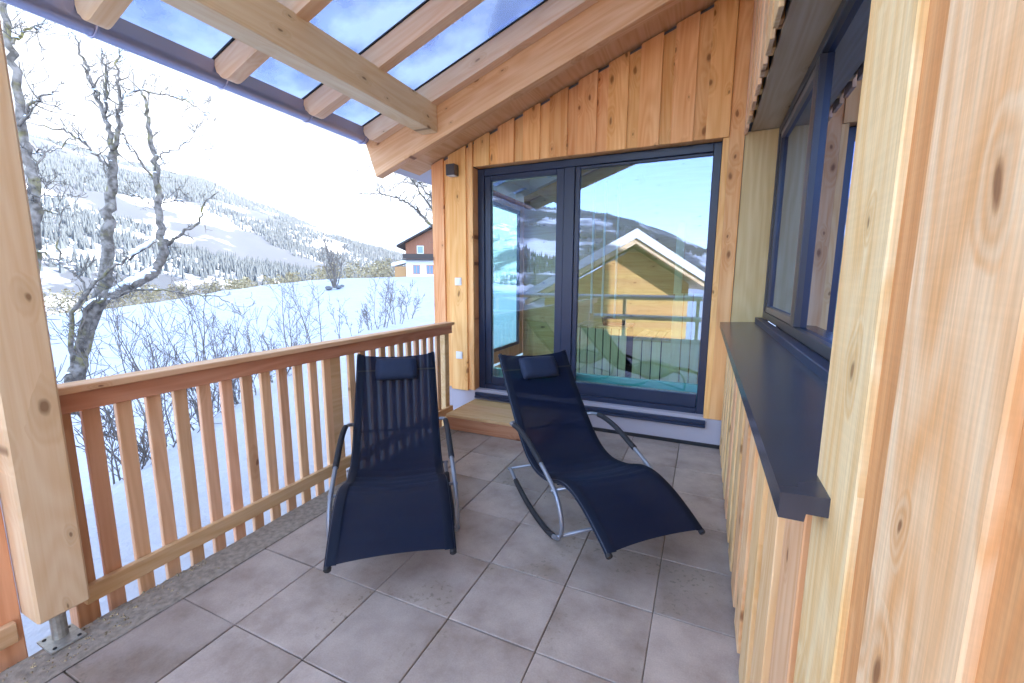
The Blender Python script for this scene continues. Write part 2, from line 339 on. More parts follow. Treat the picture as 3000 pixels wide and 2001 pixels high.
snowthin, _nt, _N, _L, _b = mat_new('thin_snow')
_b.inputs['Base Color'].default_value = (0.85, 0.88, 0.92, 1); _tl = _N.new('ShaderNodeBsdfTranslucent'); _tl.inputs[0].default_value = (0.93, 0.95, 0.98, 1)
_mx = _N.new('ShaderNodeMixShader'); _mx.inputs[0].default_value = 0.7; _L.new(_b.outputs[0], _mx.inputs[1]); _L.new(_tl.outputs[0], _mx.inputs[2]); _L.new(_mx.outputs[0], _N['Material Output'].inputs[0])
def tile_mat():
    m, nt, N, L, b = mat_new('concrete_tile')
    tc = N.new('ShaderNodeTexCoord'); oi = N.new('ShaderNodeObjectInfo')
    sc = N.new('ShaderNodeVectorMath'); sc.operation = 'MULTIPLY_ADD'; sc.inputs[1].default_value = (1, 1, 1)
    cb = N.new('ShaderNodeCombineXYZ')
    for i, f in enumerate((31., 57., 11.)):
        q = N.new('ShaderNodeMath'); q.operation = 'MULTIPLY'; q.inputs[1].default_value = f; L.new(oi.outputs['Random'], q.inputs[0]); L.new(q.outputs[0], cb.inputs[i])
    L.new(tc.outputs['Object'], sc.inputs[0]); L.new(cb.outputs[0], sc.inputs[2])
    a = N.new('ShaderNodeTexNoise'); a.inputs['Scale'].default_value = 4.2; a.inputs['Detail'].default_value = 9; a.inputs['Roughness'].default_value = 0.6; L.new(sc.outputs[0], a.inputs['Vector'])
    f = N.new('ShaderNodeTexNoise'); f.inputs['Scale'].default_value = 160; f.inputs['Detail'].default_value = 3; L.new(sc.outputs[0], f.inputs['Vector'])
    r = N.new('ShaderNodeValToRGB')
    e = r.color_ramp.elements; e[0].position = 0.28; e[0].color = (0.24, 0.178, 0.145, 1); e[1].position = 0.70; e[1].color = (0.48, 0.40, 0.36, 1)
    k = e.new(0.48); k.color = (0.37, 0.30, 0.27, 1)
    L.new(a.outputs[0], r.inputs[0])
    mx = N.new('ShaderNodeMixRGB'); mx.blend_type = 'MULTIPLY'; mx.inputs[0].default_value = 0.35
    fr = N.new('ShaderNodeMapRange'); fr.inputs['From Min'].default_value = 0.3; fr.inputs['From Max'].default_value = 0.7; fr.inputs['To Min'].default_value = 0.75; fr.inputs['To Max'].default_value = 1.15; L.new(f.outputs[0], fr.inputs['Value'])
    L.new(r.outputs[0], mx.inputs[1]); L.new(fr.outputs[0], mx.inputs[2])
    # dark spatter and ochre stains, each with its own shape
    vs = N.new('ShaderNodeTexNoise'); vs.inputs['Scale'].default_value = 45; vs.inputs['Detail'].default_value = 2; L.new(sc.outputs[0], vs.inputs['Vector'])
    vm = N.new('ShaderNodeTexNoise'); vm.inputs['Scale'].default_value = 2.6; L.new(sc.outputs[0], vm.inputs['Vector'])
    s1 = N.new('ShaderNodeMapRange'); s1.inputs['From Min'].default_value = 0.58; s1.inputs['From Max'].default_value = 0.68; L.new(vs.outputs[0], s1.inputs['Value'])
    s2 = N.new('ShaderNodeMapRange'); s2.inputs['From Min'].default_value = 0.56; s2.inputs['From Max'].default_value = 0.68; L.new(vm.outputs[0], s2.inputs['Value'])
    s3 = N.new('ShaderNodeMath'); s3.operation = 'MULTIPLY'; L.new(s1.outputs[0], s3.inputs[0]); L.new(s2.outputs[0], s3.inputs[1])
    s4 = N.new('ShaderNodeMath'); s4.operation = 'MULTIPLY'; s4.inputs[1].default_value = 0.6; L.new(s3.outputs[0], s4.inputs[0])
    d = N.new('ShaderNodeMixRGB'); L.new(s4.outputs[0], d.inputs[0]); L.new(mx.outputs[0], d.inputs[1]); d.inputs[2].default_value = (0.10, 0.08, 0.06, 1)
    s5 = N.new('ShaderNodeMath'); s5.operation = 'MULTIPLY'; s5.inputs[1].default_value = 0.3; L.new(s2.outputs[0], s5.inputs[0])
    o2 = N.new('ShaderNodeMixRGB'); L.new(s5.outputs[0], o2.inputs[0]); L.new(d.outputs[0], o2.inputs[1]); o2.inputs[2].default_value = (0.30, 0.235, 0.17, 1)
    hs = N.new('ShaderNodeHueSaturation'); v = N.new('ShaderNodeMapRange'); v.inputs['To Min'].default_value = 0.82; v.inputs['To Max'].default_value = 1.12
    L.new(oi.outputs['Random'], v.inputs['Value']); L.new(v.outputs[0], hs.inputs['Value']); L.new(o2.outputs[0], hs.inputs['Color']); L.new(hs.outputs[0], b.inputs['Base Color'])
    rr = N.new('ShaderNodeMapRange'); rr.inputs['To Min'].default_value = 0.30; rr.inputs['To Max'].default_value = 0.62; L.new(a.outputs[0], rr.inputs['Value']); L.new(rr.outputs[0], b.inputs['Roughness'])
    bp = N.new('ShaderNodeBump'); bp.inputs['Strength'].default_value = 0.15; bp.inputs['Distance'].default_value = 0.003; L.new(f.outputs[0], bp.inputs['Height']); L.new(bp.outputs[0], b.inputs['Normal'])
    return m
tileM = tile_mat()
groutM = simple('sandy_joint', (0.19, 0.155, 0.115), 0.95, bump=0.4, bscale=120, var=0.3)
concM = simple('rough_concrete', (0.30, 0.255, 0.215), 0.9, bump=0.7, bscale=38, var=0.28)
chipM = simple('mortar_crumbs', (0.36, 0.29, 0.19), 0.95, var=0.5, bscale=15)

def glass_mat(name, tint, refl, frost=0.0, rough=0.0):
    m, nt, N, L, b = mat_new(name); N.remove(b)
    out = N['Material Output']
    tr = N.new('ShaderNodeBsdfTransparent'); tr.inputs[0].default_value = (*tint, 1)
    gl = N.new('ShaderNodeBsdfGlossy'); gl.inputs['Roughness'].default_value = rough; gl.inputs[0].default_value = (0.46, 0.60, 0.98, 1)
    lw = N.new('ShaderNodeFresnel'); lw.inputs['IOR'].default_value = 1.5
    ma = N.new('ShaderNodeMath'); ma.operation = 'MULTIPLY_ADD'; ma.inputs[1].default_value = 1-refl; ma.inputs[2].default_value = refl; L.new(lw.outputs[0], ma.inputs[0])
    mx = N.new('ShaderNodeMixShader'); L.new(ma.outputs[0], mx.inputs[0]); L.new(tr.outputs[0], mx.inputs[1]); L.new(gl.outputs[0], mx.inputs[2])
    last = mx
    if frost:
        tl = N.new('ShaderNodeBsdfTranslucent'); tl.inputs[0].default_value = (0.85, 0.90, 0.95, 1)
        t = N.new('ShaderNodeTexCoord'); nz = N.new('ShaderNodeTexNoise'); nz.inputs['Scale'].default_value = 1.3; nz.inputs['Detail'].default_value = 6; L.new(t.outputs['Object'], nz.inputs['Vector'])
        fr = N.new('ShaderNodeMapRange'); fr.inputs['From Min'].default_value = 0.42; fr.inputs['From Max'].default_value = 0.6; fr.inputs['To Min'].default_value = frost*0.35; fr.inputs['To Max'].default_value = frost; L.new(nz.outputs[0], fr.inputs['Value'])
        m2 = N.new('ShaderNodeMixShader'); L.new(fr.outputs[0], m2.inputs[0]); L.new(mx.outputs[0], m2.inputs[1]); L.new(tl.outputs[0], m2.inputs[2]); last = m2
    L.new(last.outputs[0], out.inputs[0])
    return m
doorGlass = glass_mat('coated_door_glass', (0.78, 0.98, 0.86), 0.22)
clearGlass = glass_mat('added_skylight_glass', (0.95, 0.98, 0.97), 0.02)  # clear pane for the skylight added over the sauna
endGlass = glass_mat('tinted_end_glass', (0.55, 0.86, 0.90), 0.08)
winGlass = glass_mat('coated_window_glass', (0.78, 0.94, 0.86), 0.42)
roofGlass = glass_mat('canopy_glass', (0.88, 0.95, 0.98), 0.05, frost=0.38)

def mesh_fabric():
    m, nt, N, L, b = mat_new('textilene_mesh')
    t = N.new('ShaderNodeTexCoord'); nz = N.new('ShaderNodeTexNoise'); nz.inputs['Scale'].default_value = 3; L.new(t.outputs['Object'], nz.inputs['Vector'])
    b.inputs['Base Color'].default_value = (0.002, 0.0065, 0.025, 1); b.inputs['Roughness'].default_value = 0.6
    b.inputs['Specular IOR Level'].default_value = 0.16; b.inputs['Sheen Weight'].default_value = 0.05; b.inputs['Sheen Tint'].default_value = (0.35, 0.5, 0.9, 1)
    tr = N.new('ShaderNodeBsdfTransparent'); mx = N.new('ShaderNodeMixShader')
    mr = N.new('ShaderNodeMapRange'); mr.inputs['To Min'].default_value = 0.035; mr.inputs['To Max'].default_value = 0.06; L.new(nz.outputs[0], mr.inputs['Value'])
    L.new(mr.outputs[0], mx.inputs[0]); L.new(b.outputs[0], mx.inputs[1]); L.new(tr.outputs[0], mx.inputs[2]); L.new(mx.outputs[0], N['Material Output'].inputs[0])
    # woven threads
    wv = N.new('ShaderNodeTexNoise'); wv.inputs['Scale'].default_value = 400; L.new(t.outputs['Object'], wv.inputs['Vector'])
    bp = N.new('ShaderNodeBump'); bp.inputs['Strength'].default_value = 0.3; bp.inputs['Distance'].default_value = 0.002; L.new(wv.outputs[0], bp.inputs['Height']); L.new(bp.outputs[0], b.inputs['Normal'])
    return m
fabricM = mesh_fabric()

def mountain_mat():
    m, nt, N, L, b = mat_new('snowy_mountainside')
    t = N.new('ShaderNodeTexCoord')
    a = N.new('ShaderNodeTexNoise'); a.inputs['Scale'].default_value = 0.0055; a.inputs['Detail'].default_value = 8; a.inputs['Roughness'].default_value = 0.62; L.new(t.outputs['Object'], a.inputs['Vector'])
    r = N.new('ShaderNodeValToRGB'); e = r.color_ramp.elements
    e[0].position = 0.43; e[0].color = (0.36, 0.39, 0.45, 1); e[1].position = 0.53; e[1].color = (0.020, 0.028, 0.045, 1)
    L.new(a.outputs[0], r.inputs[0]); L.new(r.outputs[0], b.inputs['Base Color']); b.inputs['Roughness'].default_value = 0.9
    return m
mountM = mountain_mat()
coniferM = simple('conifer_needles', (0.020, 0.030, 0.042), 0.9)
ochreM = simple('winter_foliage', (0.30, 0.235, 0.13), 0.9, var=0.45, bscale=0.6)

# ------------------------------------------------------------------ terrain
def sstep(a, b, x):
    t = np.clip((x-a)/(b-a), 0, 1); return t*t*(3-2*t)
def terrain(x, y):
    x = np.asarray(x, float); y = np.asarray(y, float)
    xe = np.interp(y, [-40, -6, -0.6, 3.3, 13, 22, 60], [-6.5, -4.2, -3.9, -6.6, -12.0, -15.5, -30])
    s = xe-x
    field = np.where(y > 0, -5.4+0.13*y, -5.4+0.04*y)
    rr = np.hypot(x-CAM.x, y-CAM.y)
    crest = 74+4*np.sin(np.arctan2(-(x-CAM.x), y-CAM.y)*9)
    field = field - 0.30*np.maximum(0, rr-crest)*sstep(0, 12, rr-crest)
    field = np.maximum(field, -62)
    plat = -0.78 + 0.012*np.maximum(y, 0)
    k = sstep(0.0, 7.5, s)
    z = plat*(1-k)+field*k
    z = z - 0.10*sstep(0.1, 0.9, s)
    z = z + np.maximum(0, x-11)*0.62*sstep(11, 34, x)*sstep(-5.5, -3.5, y-0.3617*x)          # unseen hillside added to shade the field, edge cut along the sun line
    return z
def axis_pts(segs):
    out = []
    for a, b, n in segs: out += list(np.linspace(a, b, n, endpoint=False))
    out.append(segs[-1][1]); return np.array(out)
xs = axis_pts([(-420, -120, 16), (-120, -40, 32), (-40, -18, 32), (-18, -1.2, 84), (-1.2, 12, 8), (12, 260, 20)])
ys = axis_pts([(-300, -60, 10), (-60, -6, 18), (-6, 16, 80), (16, 60, 70), (60, 130, 36), (130, 420, 16)])
gx, gy = np.meshgrid(xs, ys)
gz = terrain(gx, gy)
V = []
for j in range(gx.shape[0]):
    for i in range(gx.shape[1]):
        x, y, z = gx[j, i], gy[j, i], gz[j, i]
        d = math.hypot(x-CAM.x, y-CAM.y)
        p = Vector((x, y, 0))
        a = 0.04+0.10*min(1, max(0, (d-6)/10))
        z += a*mnoise.noise(p*0.45)+0.5*a*mnoise.noise(p*1.3)
        if d > 40: z += 0.35*mnoise.noise(p*0.06)
        if d > 110: z += 3*mnoise.noise(p*0.012)
        V.append((x, y, z))
nx = gx.shape[1]
F = [(j*nx+i, j*nx+i+1, (j+1)*nx+i+1, (j+1)*nx+i) for j in range(gx.shape[0]-1) for i in range(nx-1)]
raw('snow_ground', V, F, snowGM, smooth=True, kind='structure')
def ground_z(x, y): return float(terrain(x, y))

# mountains: one ridge all round the valley side and a far one closing the valley
def ridge(name, az0, az1, naz, r0, rtop, table, nr, zbase, amp, seed, mat):
    A = np.linspace(az0, az1, naz); tt = np.linspace(0, 1.25, nr)
    V = []
    for a in A:
        el = math.tan(rad(float(np.interp(a, [q[0] for q in table], [q[1] for q in table]))))
        top = CAM.z+el*rtop
        for t in tt:
            r = r0+(rtop-r0)*t
            tr = min(t, 1)
            sh = 0.45*tr+0.55*tr*tr*(3-2*tr)
            if t > 1: sh = 1-(t-1)*1.2
            z = zbase+(top-zbase)*sh
            x, y = polar(a, r)
            q = Vector((x, y, seed))
            ns = mnoise.fractal(q*0.0016, 1.0, 2.0, 5)
            z += amp*ns*(0.25+tr)*(1 if t < 0.9 else 0.55)
            V.append((x, y, z))
    F = [(i*nr+j, i*nr+j+1, (i+1)*nr+j+1, (i+1)*nr+j) for i in range(naz-1) for j in range(nr-1)]
    raw(name, V, F, mat, smooth=True, kind='structure')
    return np.array(V).reshape(naz, nr, 3)
tab1 = [(-30, 8), (0, 8.5), (20, 6.0), (30, 3.4), (38, 2.6), (44, 4.2), (49, 5.9), (59, 9.9), (70, 11.6), (85, 13.2), (110, 13.5), (140, 12.4), (153, 10.9), (161, 8.8), (168, 7.7), (176, 5.3), (180, 3.5), (190, 2.8), (215, 4)]
G1 = ridge('mountain_ridge', -30, 215, 240, 330, 2300, tab1, 70, -64, 55, 3.1, mountM)
tab2 = [(-10, 7), (20, 6.6), (33, 6.0), (41, 5.5), (47, 4.6), (60, 4)]
G2 = ridge('distant_mountain', -10, 60, 70, 2500, 5200, tab2, 26, -40, 120, 9.4, mountM)
# spruce woods on the slopes: nobody could count them
rng = random.Random(5)
V = []; F = []
def cone_into(V, F, p, h, r, k=5):
    b = len(V); ph = rng.random()*6
    for i in range(k):
        w = ph+2*math.pi*i/k; V.append((p[0]+r*math.cos(w), p[1]+r*math.sin(w), p[2]-0.06*h))
    V.append((p[0], p[1], p[2]+h))
    for i in range(k): F.append((b+i, b+(i+1) % k, b+k))
cnt = 0; tries = 0
while cnt < 36000 and tries < 240000:
    tries += 1
    ia = rng.random()*(G1.shape[0]-2); jr = (0.16+0.84*rng.random()**0.8)*(G1.shape[1]*0.79)
    az = -30+ia*245/(239)
    if not (32 < az < 80 or 148 < az < 184): continue
    i = int(ia); j = int(jr); fa = ia-i; fr = jr-j
    p = (G1[i, j]*(1-fa)*(1-fr)+G1[i+1, j]*fa*(1-fr)+G1[i, j+1]*(1-fa)*fr+G1[i+1, j+1]*fa*fr)
    q = Vector((p[0], p[1], 0))
    dens = mnoise.fractal(q*0.0042+Vector((7, 3, 1)), 1.0, 2.1, 4)+0.35*mnoise.noise(Vector((p[0]*0.0012, p[1]*0.0012, p[2]*0.012)))
    dens += 0.10*(jr/(G1.shape[1]*0.79))
    if dens < -0.06+0.22*rng.random(): continue
    h = 7+9*rng.random(); cone_into(V, F, p, h, h*(0.17+0.07*rng.random())); cnt += 1
raw('spruce_forest', V, F, coniferM, label='snow-dusted dark spruce woods covering the far mountain slopes', cat='forest', kind='stuff')
# golden winter thicket just beyond the brow of the field
V = []; F = []
for c in range(190):
    az = rng.uniform(38.5, 76); d = rng.uniform(92, 150)
    x, y = polar(az, d); z = ground_z(x, y)
    el = np.interp(az, [39, 46, 52, 57, 62, 68, 76], [2.4, 1.9, 0.5, -0.3, -0.7, -1.2, -1.8])*rng.uniform(0.8, 1.1)+rng.uniform(-.7, .3)
    top = CAM.z+math.tan(rad(el))*d; h = max(3, top-z); w = rng.uniform(1.4, 3.4)
    for k in range(170):
        t = rng.random()**0.7; rr_ = w*(1-0.75*t)*math.sqrt(rng.random()); an = rng.random()*6.28
        p = Vector((x+rr_*math.cos(an), y+rr_*math.sin(an), z+h*t)); s = rng.uniform(0.12, 0.36)
        a = Vector((rng.uniform(-1, 1), rng.uniform(-1, 1), rng.uniform(-0.3, 1))).normalized()*s; bb = a.orthogonal().normalized()*s*0.6
        i0 = len(V); V += [p+a, p-a*0.6+bb, p-a*0.6-bb]; F.append((i0, i0+1, i0+2))
raw('valley_thicket', V, F, ochreM, label='golden brown thicket of winter trees beyond the snowy field', cat='thicket', kind='stuff')

# ------------------------------------------------------------------ terrace floor
floor = thing('terrace_floor', (0.3, -0.5, 0), kind='structure')
raw('joint_bed', [(-0.80, -5.2, -0.008), (1.62, -5.2, -0.008), (1.62, 1.40, -0.008), (-0.80, 1.40, -0.008)], [(0, 1, 2, 3)], groutM, floor)
rng = random.Random(11)
def tile_me(w, d):
    key = ('tile', round(w, 3), round(d, 3))
    if key not in _cache:
        me = bm_mesh(box_bm(w, d, 0.03, 0.0025)); me.materials.append(tileM); _cache[key] = me
    return _cache[key]
gap = 0.0042
for i in range(-2, 4):
    for j in range(-12, 4):
        x0, x1, y0, y1 = i*0.4, i*0.4+0.4, j*0.4, j*0.4+0.4
        if i == -2: x0 = -0.762
        if y1 > 1.345: y1 = 1.345
        if y1-y0 < 0.05: continue
        o = bpy.data.objects.new('floor_tile', tile_me(x1-x0-gap, y1-y0-gap)); COL.objects.link(o)
        o.matrix_basis = Matrix.Translation(((x0+x1)/2+rng.uniform(-.0012, .0012), (y0+y1)/2+rng.uniform(-.0012, .0012), -0.0148+rng.uniform(-.0008, .0008))) @ Matrix.Rotation(rng.uniform(-.002, .002), 4, 'Z') @ Matrix.Rotation(rng.uniform(-.0018, .0018), 4, 'X')
        put(o, floor)
# cast concrete edge of the slab
V = []; F = []
yy = np.linspace(-5.2, 1.34, 190); xx = [-0.758, -0.80, -0.845, -0.89, -0.93, -0.958]
for y in yy:
    rough = 1.0 if y < -1.2 else 0.25
    for k, x in enumerate(xx):
        n = mnoise.noise(Vector((x*9, y*9, 0)))*0.006*rough+mnoise.noise(Vector((x*26, y*26, 4)))*0.004*rough
        xj = x+(mnoise.noise(Vector((y*7, k, 2)))*0.008*rough if k in (0, 5) else 0)
        V.append((xj, y, 0.004+n*(1 if 0 < k else 0.3)))
    V.append((-0.962, y, -0.05)); V.append((-0.962, y, -0.40))
n = len(xx)+2
F = [(a*n+k, a*n+k+1, (a+1)*n+k+1, (a+1)*n+k) for a in range(len(yy)-1) for k in range(n-1)]
raw('slab_edge', V, F, concM, smooth=True, kind='structure')
V = []; F = []
for c in range(420):
    y = -2.9+1.5*rng.random()**0.8+0.0; x = rng.uniform(-0.96, -0.80)
    if y > -1.7 and rng.random() < 0.6: x = rng.uniform(-0.96, -0.91)
    s = rng.uniform(0.002, 0.0085); b0 = len(V)
    for dx, dy, dz in ((1, 0, 0), (-0.4, 0.9, 0), (-0.5, -0.8, 0), (0.1, 0, 1)):
        V.append((x+dx*s*rng.uniform(.6, 1.4), y+dy*s*rng.uniform(.6, 1.4), 0.004+dz*s*rng.uniform(.5, 1.2)))
    F += [(b0, b0+1, b0+3), (b0+1, b0+2, b0+3), (b0+2, b0, b0+3)]
raw('mortar_crumbs', V, F, chipM, label='mortar crumbs scattered along the rough slab edge by the post', cat='rubble', kind='stuff')

# ------------------------------------------------------------------ the chalet
SL = 0.3526; TH = math.atan(SL)
def roofline(x): return 2.64+SL*(x+1.365)          # underside of the wing's soffit
house = thing('chalet', (3.0, 2.0, 0), label='larch clad chalet with anthracite glazing around the terrace', cat='house')
YF = 1.33                                           # front of the proud gable boards
gw = thing('gable_wall', (0, 1.4, 0)); gw.parent = house; gw.matrix_parent_inverse = house.matrix_basis.inverted()
# masonry and framing behind the boards
def poly_wall(name, pts, y0, y1, mat, parent):      # polygon in xz, thick in y
    return extrude_y(name, pts, y0, y1, mat, parent)
darkwrap = simple('wall_membrane', (0.16, 0.17, 0.20), 0.9)
DX0, DX1, DZ0, DZ1 = -0.881, 1.376, 0.235, 2.556     # door opening
poly_wall('wall_core', [(-1.355, 0.27), (DX0-0.02, 0.27), (DX0-0.02, roofline(DX0)+0.1), (-1.355, roofline(-1.355)+0.1)], 1.378, 1.62, darkwrap, gw)
poly_wall('wall_core', [(DX0-0.02, DZ1+0.02), (DX1+0.02, DZ1+0.02), (DX1+0.02, roofline(DX1)+0.1), (DX0-0.02, roofline(DX0)+0.1)], 1.378, 1.62, darkwrap, gw)
poly_wall('wall_core', [(DX1+0.02, 0.27), (1.80, 0.27), (1.80, roofline(1.8)+0.1), (DX1+0.02, roofline(DX1)+0.1)], 1.378, 1.62, darkwrap, gw)
def gboard(x0, x1, z0, proud, top=None):
    y0 = YF if proud else YF+0.017
    g = 0.001
    zt0 = (roofline(x0)-0.012-(0 if proud else 0.024)) if top is None else top
    zt1 = (roofline(x1)-0.012-(0 if proud else 0.024)) if top is None else top
    x0 += g; x1 -= g
    cx = (x0+x1)/2; cz = (z0+zt0)/2; cy = y0+0.011
    b = 0.0025
    V = []
    for z_a, z_b, s in ((z0, z0, 0),):
        pass
    bm = bmesh.new()
    P = [(x0, z0), (x1, z0), (x1, zt1), (x0, zt0)]
    f = [bm.verts.new((x-cx, -0.011, z-cz)) for x, z in P]; k = [bm.verts.new((x-cx, 0.011, z-cz)) for x, z in P]
    bm.faces.new(f); bm.faces.new(k[::-1])
    for i in range(4): bm.faces.new((f[i], k[i], k[(i+1) % 4], f[(i+1) % 4]))
    bmesh.ops.recalc_face_normals(bm, faces=bm.faces[:])
    bmesh.ops.bevel(bm, geom=[e for e in bm.edges if all(v.co.y < 0 for v in e.verts)], offset=b, segments=1, affect='EDGES')
    me = bm_mesh(bm); me.materials.append(larchZ)
    o = bpy.data.objects.new('cladding_board', me); COL.objects.link(o); o.matrix_basis = Matrix.Translation((cx, cy, cz)); put(o, gw)
CB = 0.255
gboard(-1.377, -1.228, CB, True); gboard(-1.232, -1.165, CB+0.01, False)
gboard(-1.17, -0.962, CB-0.012, True); gboard(-0.966, -0.925, CB, False); gboard(-0.93, DX0, CB, True)
edges = [DX0] + [0.363+0.264*k for k in range(-5, 5)]           # right edges of the proud boards
xr = DX0
for k in range(-4, 5):
    R = 0.363+0.264*k; Lp = R-0.172
    gboard(max(DX0, R-0.264)-0.004 if k > -4 else DX0, Lp+0.004, DZ1+0.006, False)
    gboard(Lp, R, DZ1, True)
gboard(1.419, 1.530, CB, False)
gboard(DX1, 1.423, CB, False, top=DZ1-0.001)
# reveals of the opening
block('jamb_lining', DX0-0.02, DX0-0.001, YF+0.024, 1.47, DZ0+0.02, DZ1, larchZ, gw)
block('jamb_lining', DX1+0.001, DX1+0.02, YF+0.046, 1.47, DZ0+0.02, DZ1, larchZ, gw)
block('head_lining', DX0, DX1, YF+0.026, 1.47, DZ1+0.008, DZ1+0.026, larchX, gw)
# end wall of the wing towards the valley, with its tall window
for y0, y1, z0, z1 in ((1.400, 1.72, 0.25, 2.62), (3.62, 5.2, 0.25, 2.62), (1.721, 3.619, 0.25, 0.42), (1.721, 3.619, 2.48, 2.62)):
    block('end_wall', -1.374, -1.335, y0, y1, z0, z1, larchZ, house, bev=0.001)
ew = block('end_window', -1.372, -1.335, 1.725, 3.615, 0.421, 0.47, frameM, house, bev=0.002)
block('frame_head', -1.372, -1.335, 1.725, 3.615, 2.43, 2.479, frameM, ew, bev=0.002)
for y0 in (1.725, 2.64, 3.566): block('frame_stile', -1.372, -1.335, y0, y0+0.049, 0.471, 2.429, frameM, ew, bev=0.002)
sheet2 = lambda P: raw('glass_pane', P, [(0, 1, 2, 3)], endGlass, ew)
sheet2([(-1.35, 1.76, 0.46), (-1.35, 3.58, 0.46), (-1.35, 3.58, 2.44), (-1.35, 1.76, 2.44)])
# plinth
block('plinth', -1.33, 1.80, 1.362, 1.60, -0.60, 0.262, plasterM, house, bev=0.004)
block('plinth_base_strip', -0.95, 1.56, 1.352, 1.361, -0.005, 0.028, rubber, house, bev=0.001)

# -- sliding patio door
door = block('patio_door', DX0, DX0+0.075, 1.435, 1.53, DZ0, DZ1-0.004, frameM, house, bev=0.004)
def fr(name, x0, x1, z0, z1, y0=1.435, y1=1.53, mat=frameM, par=door, bev=0.004): return block(name, x0, x1, y0, y1, z0, z1, mat, par, bev)
fr('frame_stile', DX1-0.062, DX1+0.0, DZ0, DZ1-0.004)
fr('frame_head', DX0+0.076, DX1-0.063, DZ1-0.072, DZ1-0.004)
fr('frame_sill', DX0+0.076, DX1-0.063, DZ0, DZ0+0.075)
fr('frame_mullion', 0.045, 0.150, DZ0+0.076, DZ1-0.073)
fr('threshold', DX0-0.0, DX1+0.02, DZ0-0.035, DZ0-0.002, 1.332, 1.53)
fr('threshold_nosing', DX0-0.0, DX1+0.02, DZ0-0.062, DZ0-0.037, 1.322, 1.36)
# left leaf sash
LX0, LX1, LZ0, LZ1 = DX0+0.077, 0.044, DZ0+0.077, DZ1-0.074
fr('sash_stile', LX0, LX0+0.068, LZ0, LZ1, 1.446, 1.50); fr('sash_stile', LX1-0.075, LX1, LZ0, LZ1, 1.446, 1.50)
fr('sash_rail', LX0+0.069, LX1-0.076, LZ1-0.05, LZ1, 1.446, 1.50); fr('sash_rail', LX0+0.069, LX1-0.076, LZ0, LZ0+0.085, 1.446, 1.50)
GZ0 = 0.43
fr('fixed_bead', 0.151, 0.196, DZ0+0.076, DZ1-0.073, 1.45, 1.50); fr('fixed_bead', 0.197, DX1-0.064, DZ0+0.076, GZ0, 1.45, 1.50)
fr('fixed_bead', 0.197, DX1-0.064, DZ1-0.098, DZ1-0.074, 1.45, 1.50)
def pane_y(x0, x1, z0, z1, y, par, mat, name='glass_pane'):
    block(name, x0, x1, y-0.004, y+0.004, z0, z1, mat, par, bev=0)
def sheet(name, P, mat, par):
    return raw(name, P, [(0, 1, 2, 3)], mat, par)
sheet('glass_pane', [(LX0+0.06, 1.468, LZ0+0.08), (LX1-0.07, 1.468, LZ0+0.08), (LX1-0.07, 1.468, LZ1-0.045), (LX0+0.06, 1.468, LZ1-0.045)], doorGlass, door)
sheet('glass_pane', [(0.19, 1.466, GZ0-0.005), (DX1-0.063, 1.466, GZ0-0.005), (DX1-0.063, 1.466, DZ1-0.095), (0.19, 1.466, DZ1-0.095)], doorGlass, door)
# spacer lines of the glazing
for x0, x1 in ((LX0+0.069, LX0+0.077), (LX1-0.084, LX1-0.076)): fr('glazing_spacer', x0, x1, LZ0+0.086, LZ1-0.051, 1.475, 1.485, galv, bev=0)
fr('glazing_spacer', LX0+0.078, LX1-0.085, LZ1-0.062, LZ1-0.052, 1.475, 1.485, galv, bev=0)
fr('glazing_spacer', 0.2, DX1-0.066, GZ0+0.002, GZ0+0.012, 1.475, 1.485, galv, bev=0)

# -- side wall with the long window niche
XS = 1.520                                          # front of the proud boards
NY0, NY1 = -1.705, 1.33; NZ0, NZ1 = 1.085, 2.575
sw = thing('side_wall', (1.6, 0, 0)); sw.parent = house; sw.matrix_parent_inverse = house.matrix_basis.inverted()
block('wall_core', XS+0.046, XS+0.32, -5.0, YF+0.04, 0.02, NZ0-0.02, darkwrap, sw, bev=0)
block('wall_core', XS+0.046, XS+0.32, -5.0, YF+0.04, NZ1+0.03, 6.0, darkwrap, sw, bev=0)
block('wall_core', XS+0.046, XS+0.32, -5.0, NY0-0.03, NZ0-0.019, NZ1+0.029, darkwrap, sw, bev=0)
rngb = random.Random(3)
def sboard(y0, y1, z0, z1, proud, mat, step=0.022):
    x0 = XS if proud else XS+step
    block('cladding_board', x0, x0+0.022, y0+0.0008, y1-0.0008, z0, z1, mat, sw, bev=0.0025)
PIT, PW = 0.256, 0.172
# below the sill and above the niche
k = 0; y = YF-0.004
while y > NY0+0.02:
    a = max(y-PW, NY0); sboard(a, y, 0.012, NZ0-0.012, True, sideZ); sboard(a, y, NZ1-0.022, 5.9, True, sideZ)
    b2 = max(y-PIT, NY0)
    if a-b2 > 0.02:
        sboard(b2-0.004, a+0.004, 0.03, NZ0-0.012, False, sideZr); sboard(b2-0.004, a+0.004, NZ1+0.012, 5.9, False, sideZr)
    y -= PIT
# full-height boards beside the camera
y = NY0
for w_p, w_r in ((0.195, 0.078), (0.188, 0.09), (0.18, 0.085), (0.175, 0.085), (0.175, 0.085), (0.175, 0.085), (0.175, 0.085), (0.175, 0.085), (0.175, 0.085), (0.175, 0.085), (0.175, 0.085), (0.175, 0.085)):
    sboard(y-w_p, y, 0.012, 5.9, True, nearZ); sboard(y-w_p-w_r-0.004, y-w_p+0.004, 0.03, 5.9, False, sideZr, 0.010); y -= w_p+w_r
# niche linings
block('niche_soffit', XS+0.046, 1.775, NY0-0.01, YF+0.012, NZ1, NZ1+0.02, nicheY, sw)
block('niche_cheek', XS+0.012, 1.775, YF-0.006, YF+0.014, NZ0+0.012, NZ1-0.002, nicheZ, sw)
block('niche_cheek', XS+0.046, 1.775, NY0-0.03, NY0-0.010, NZ0+0.012, NZ1-0.002, nicheZ, sw)
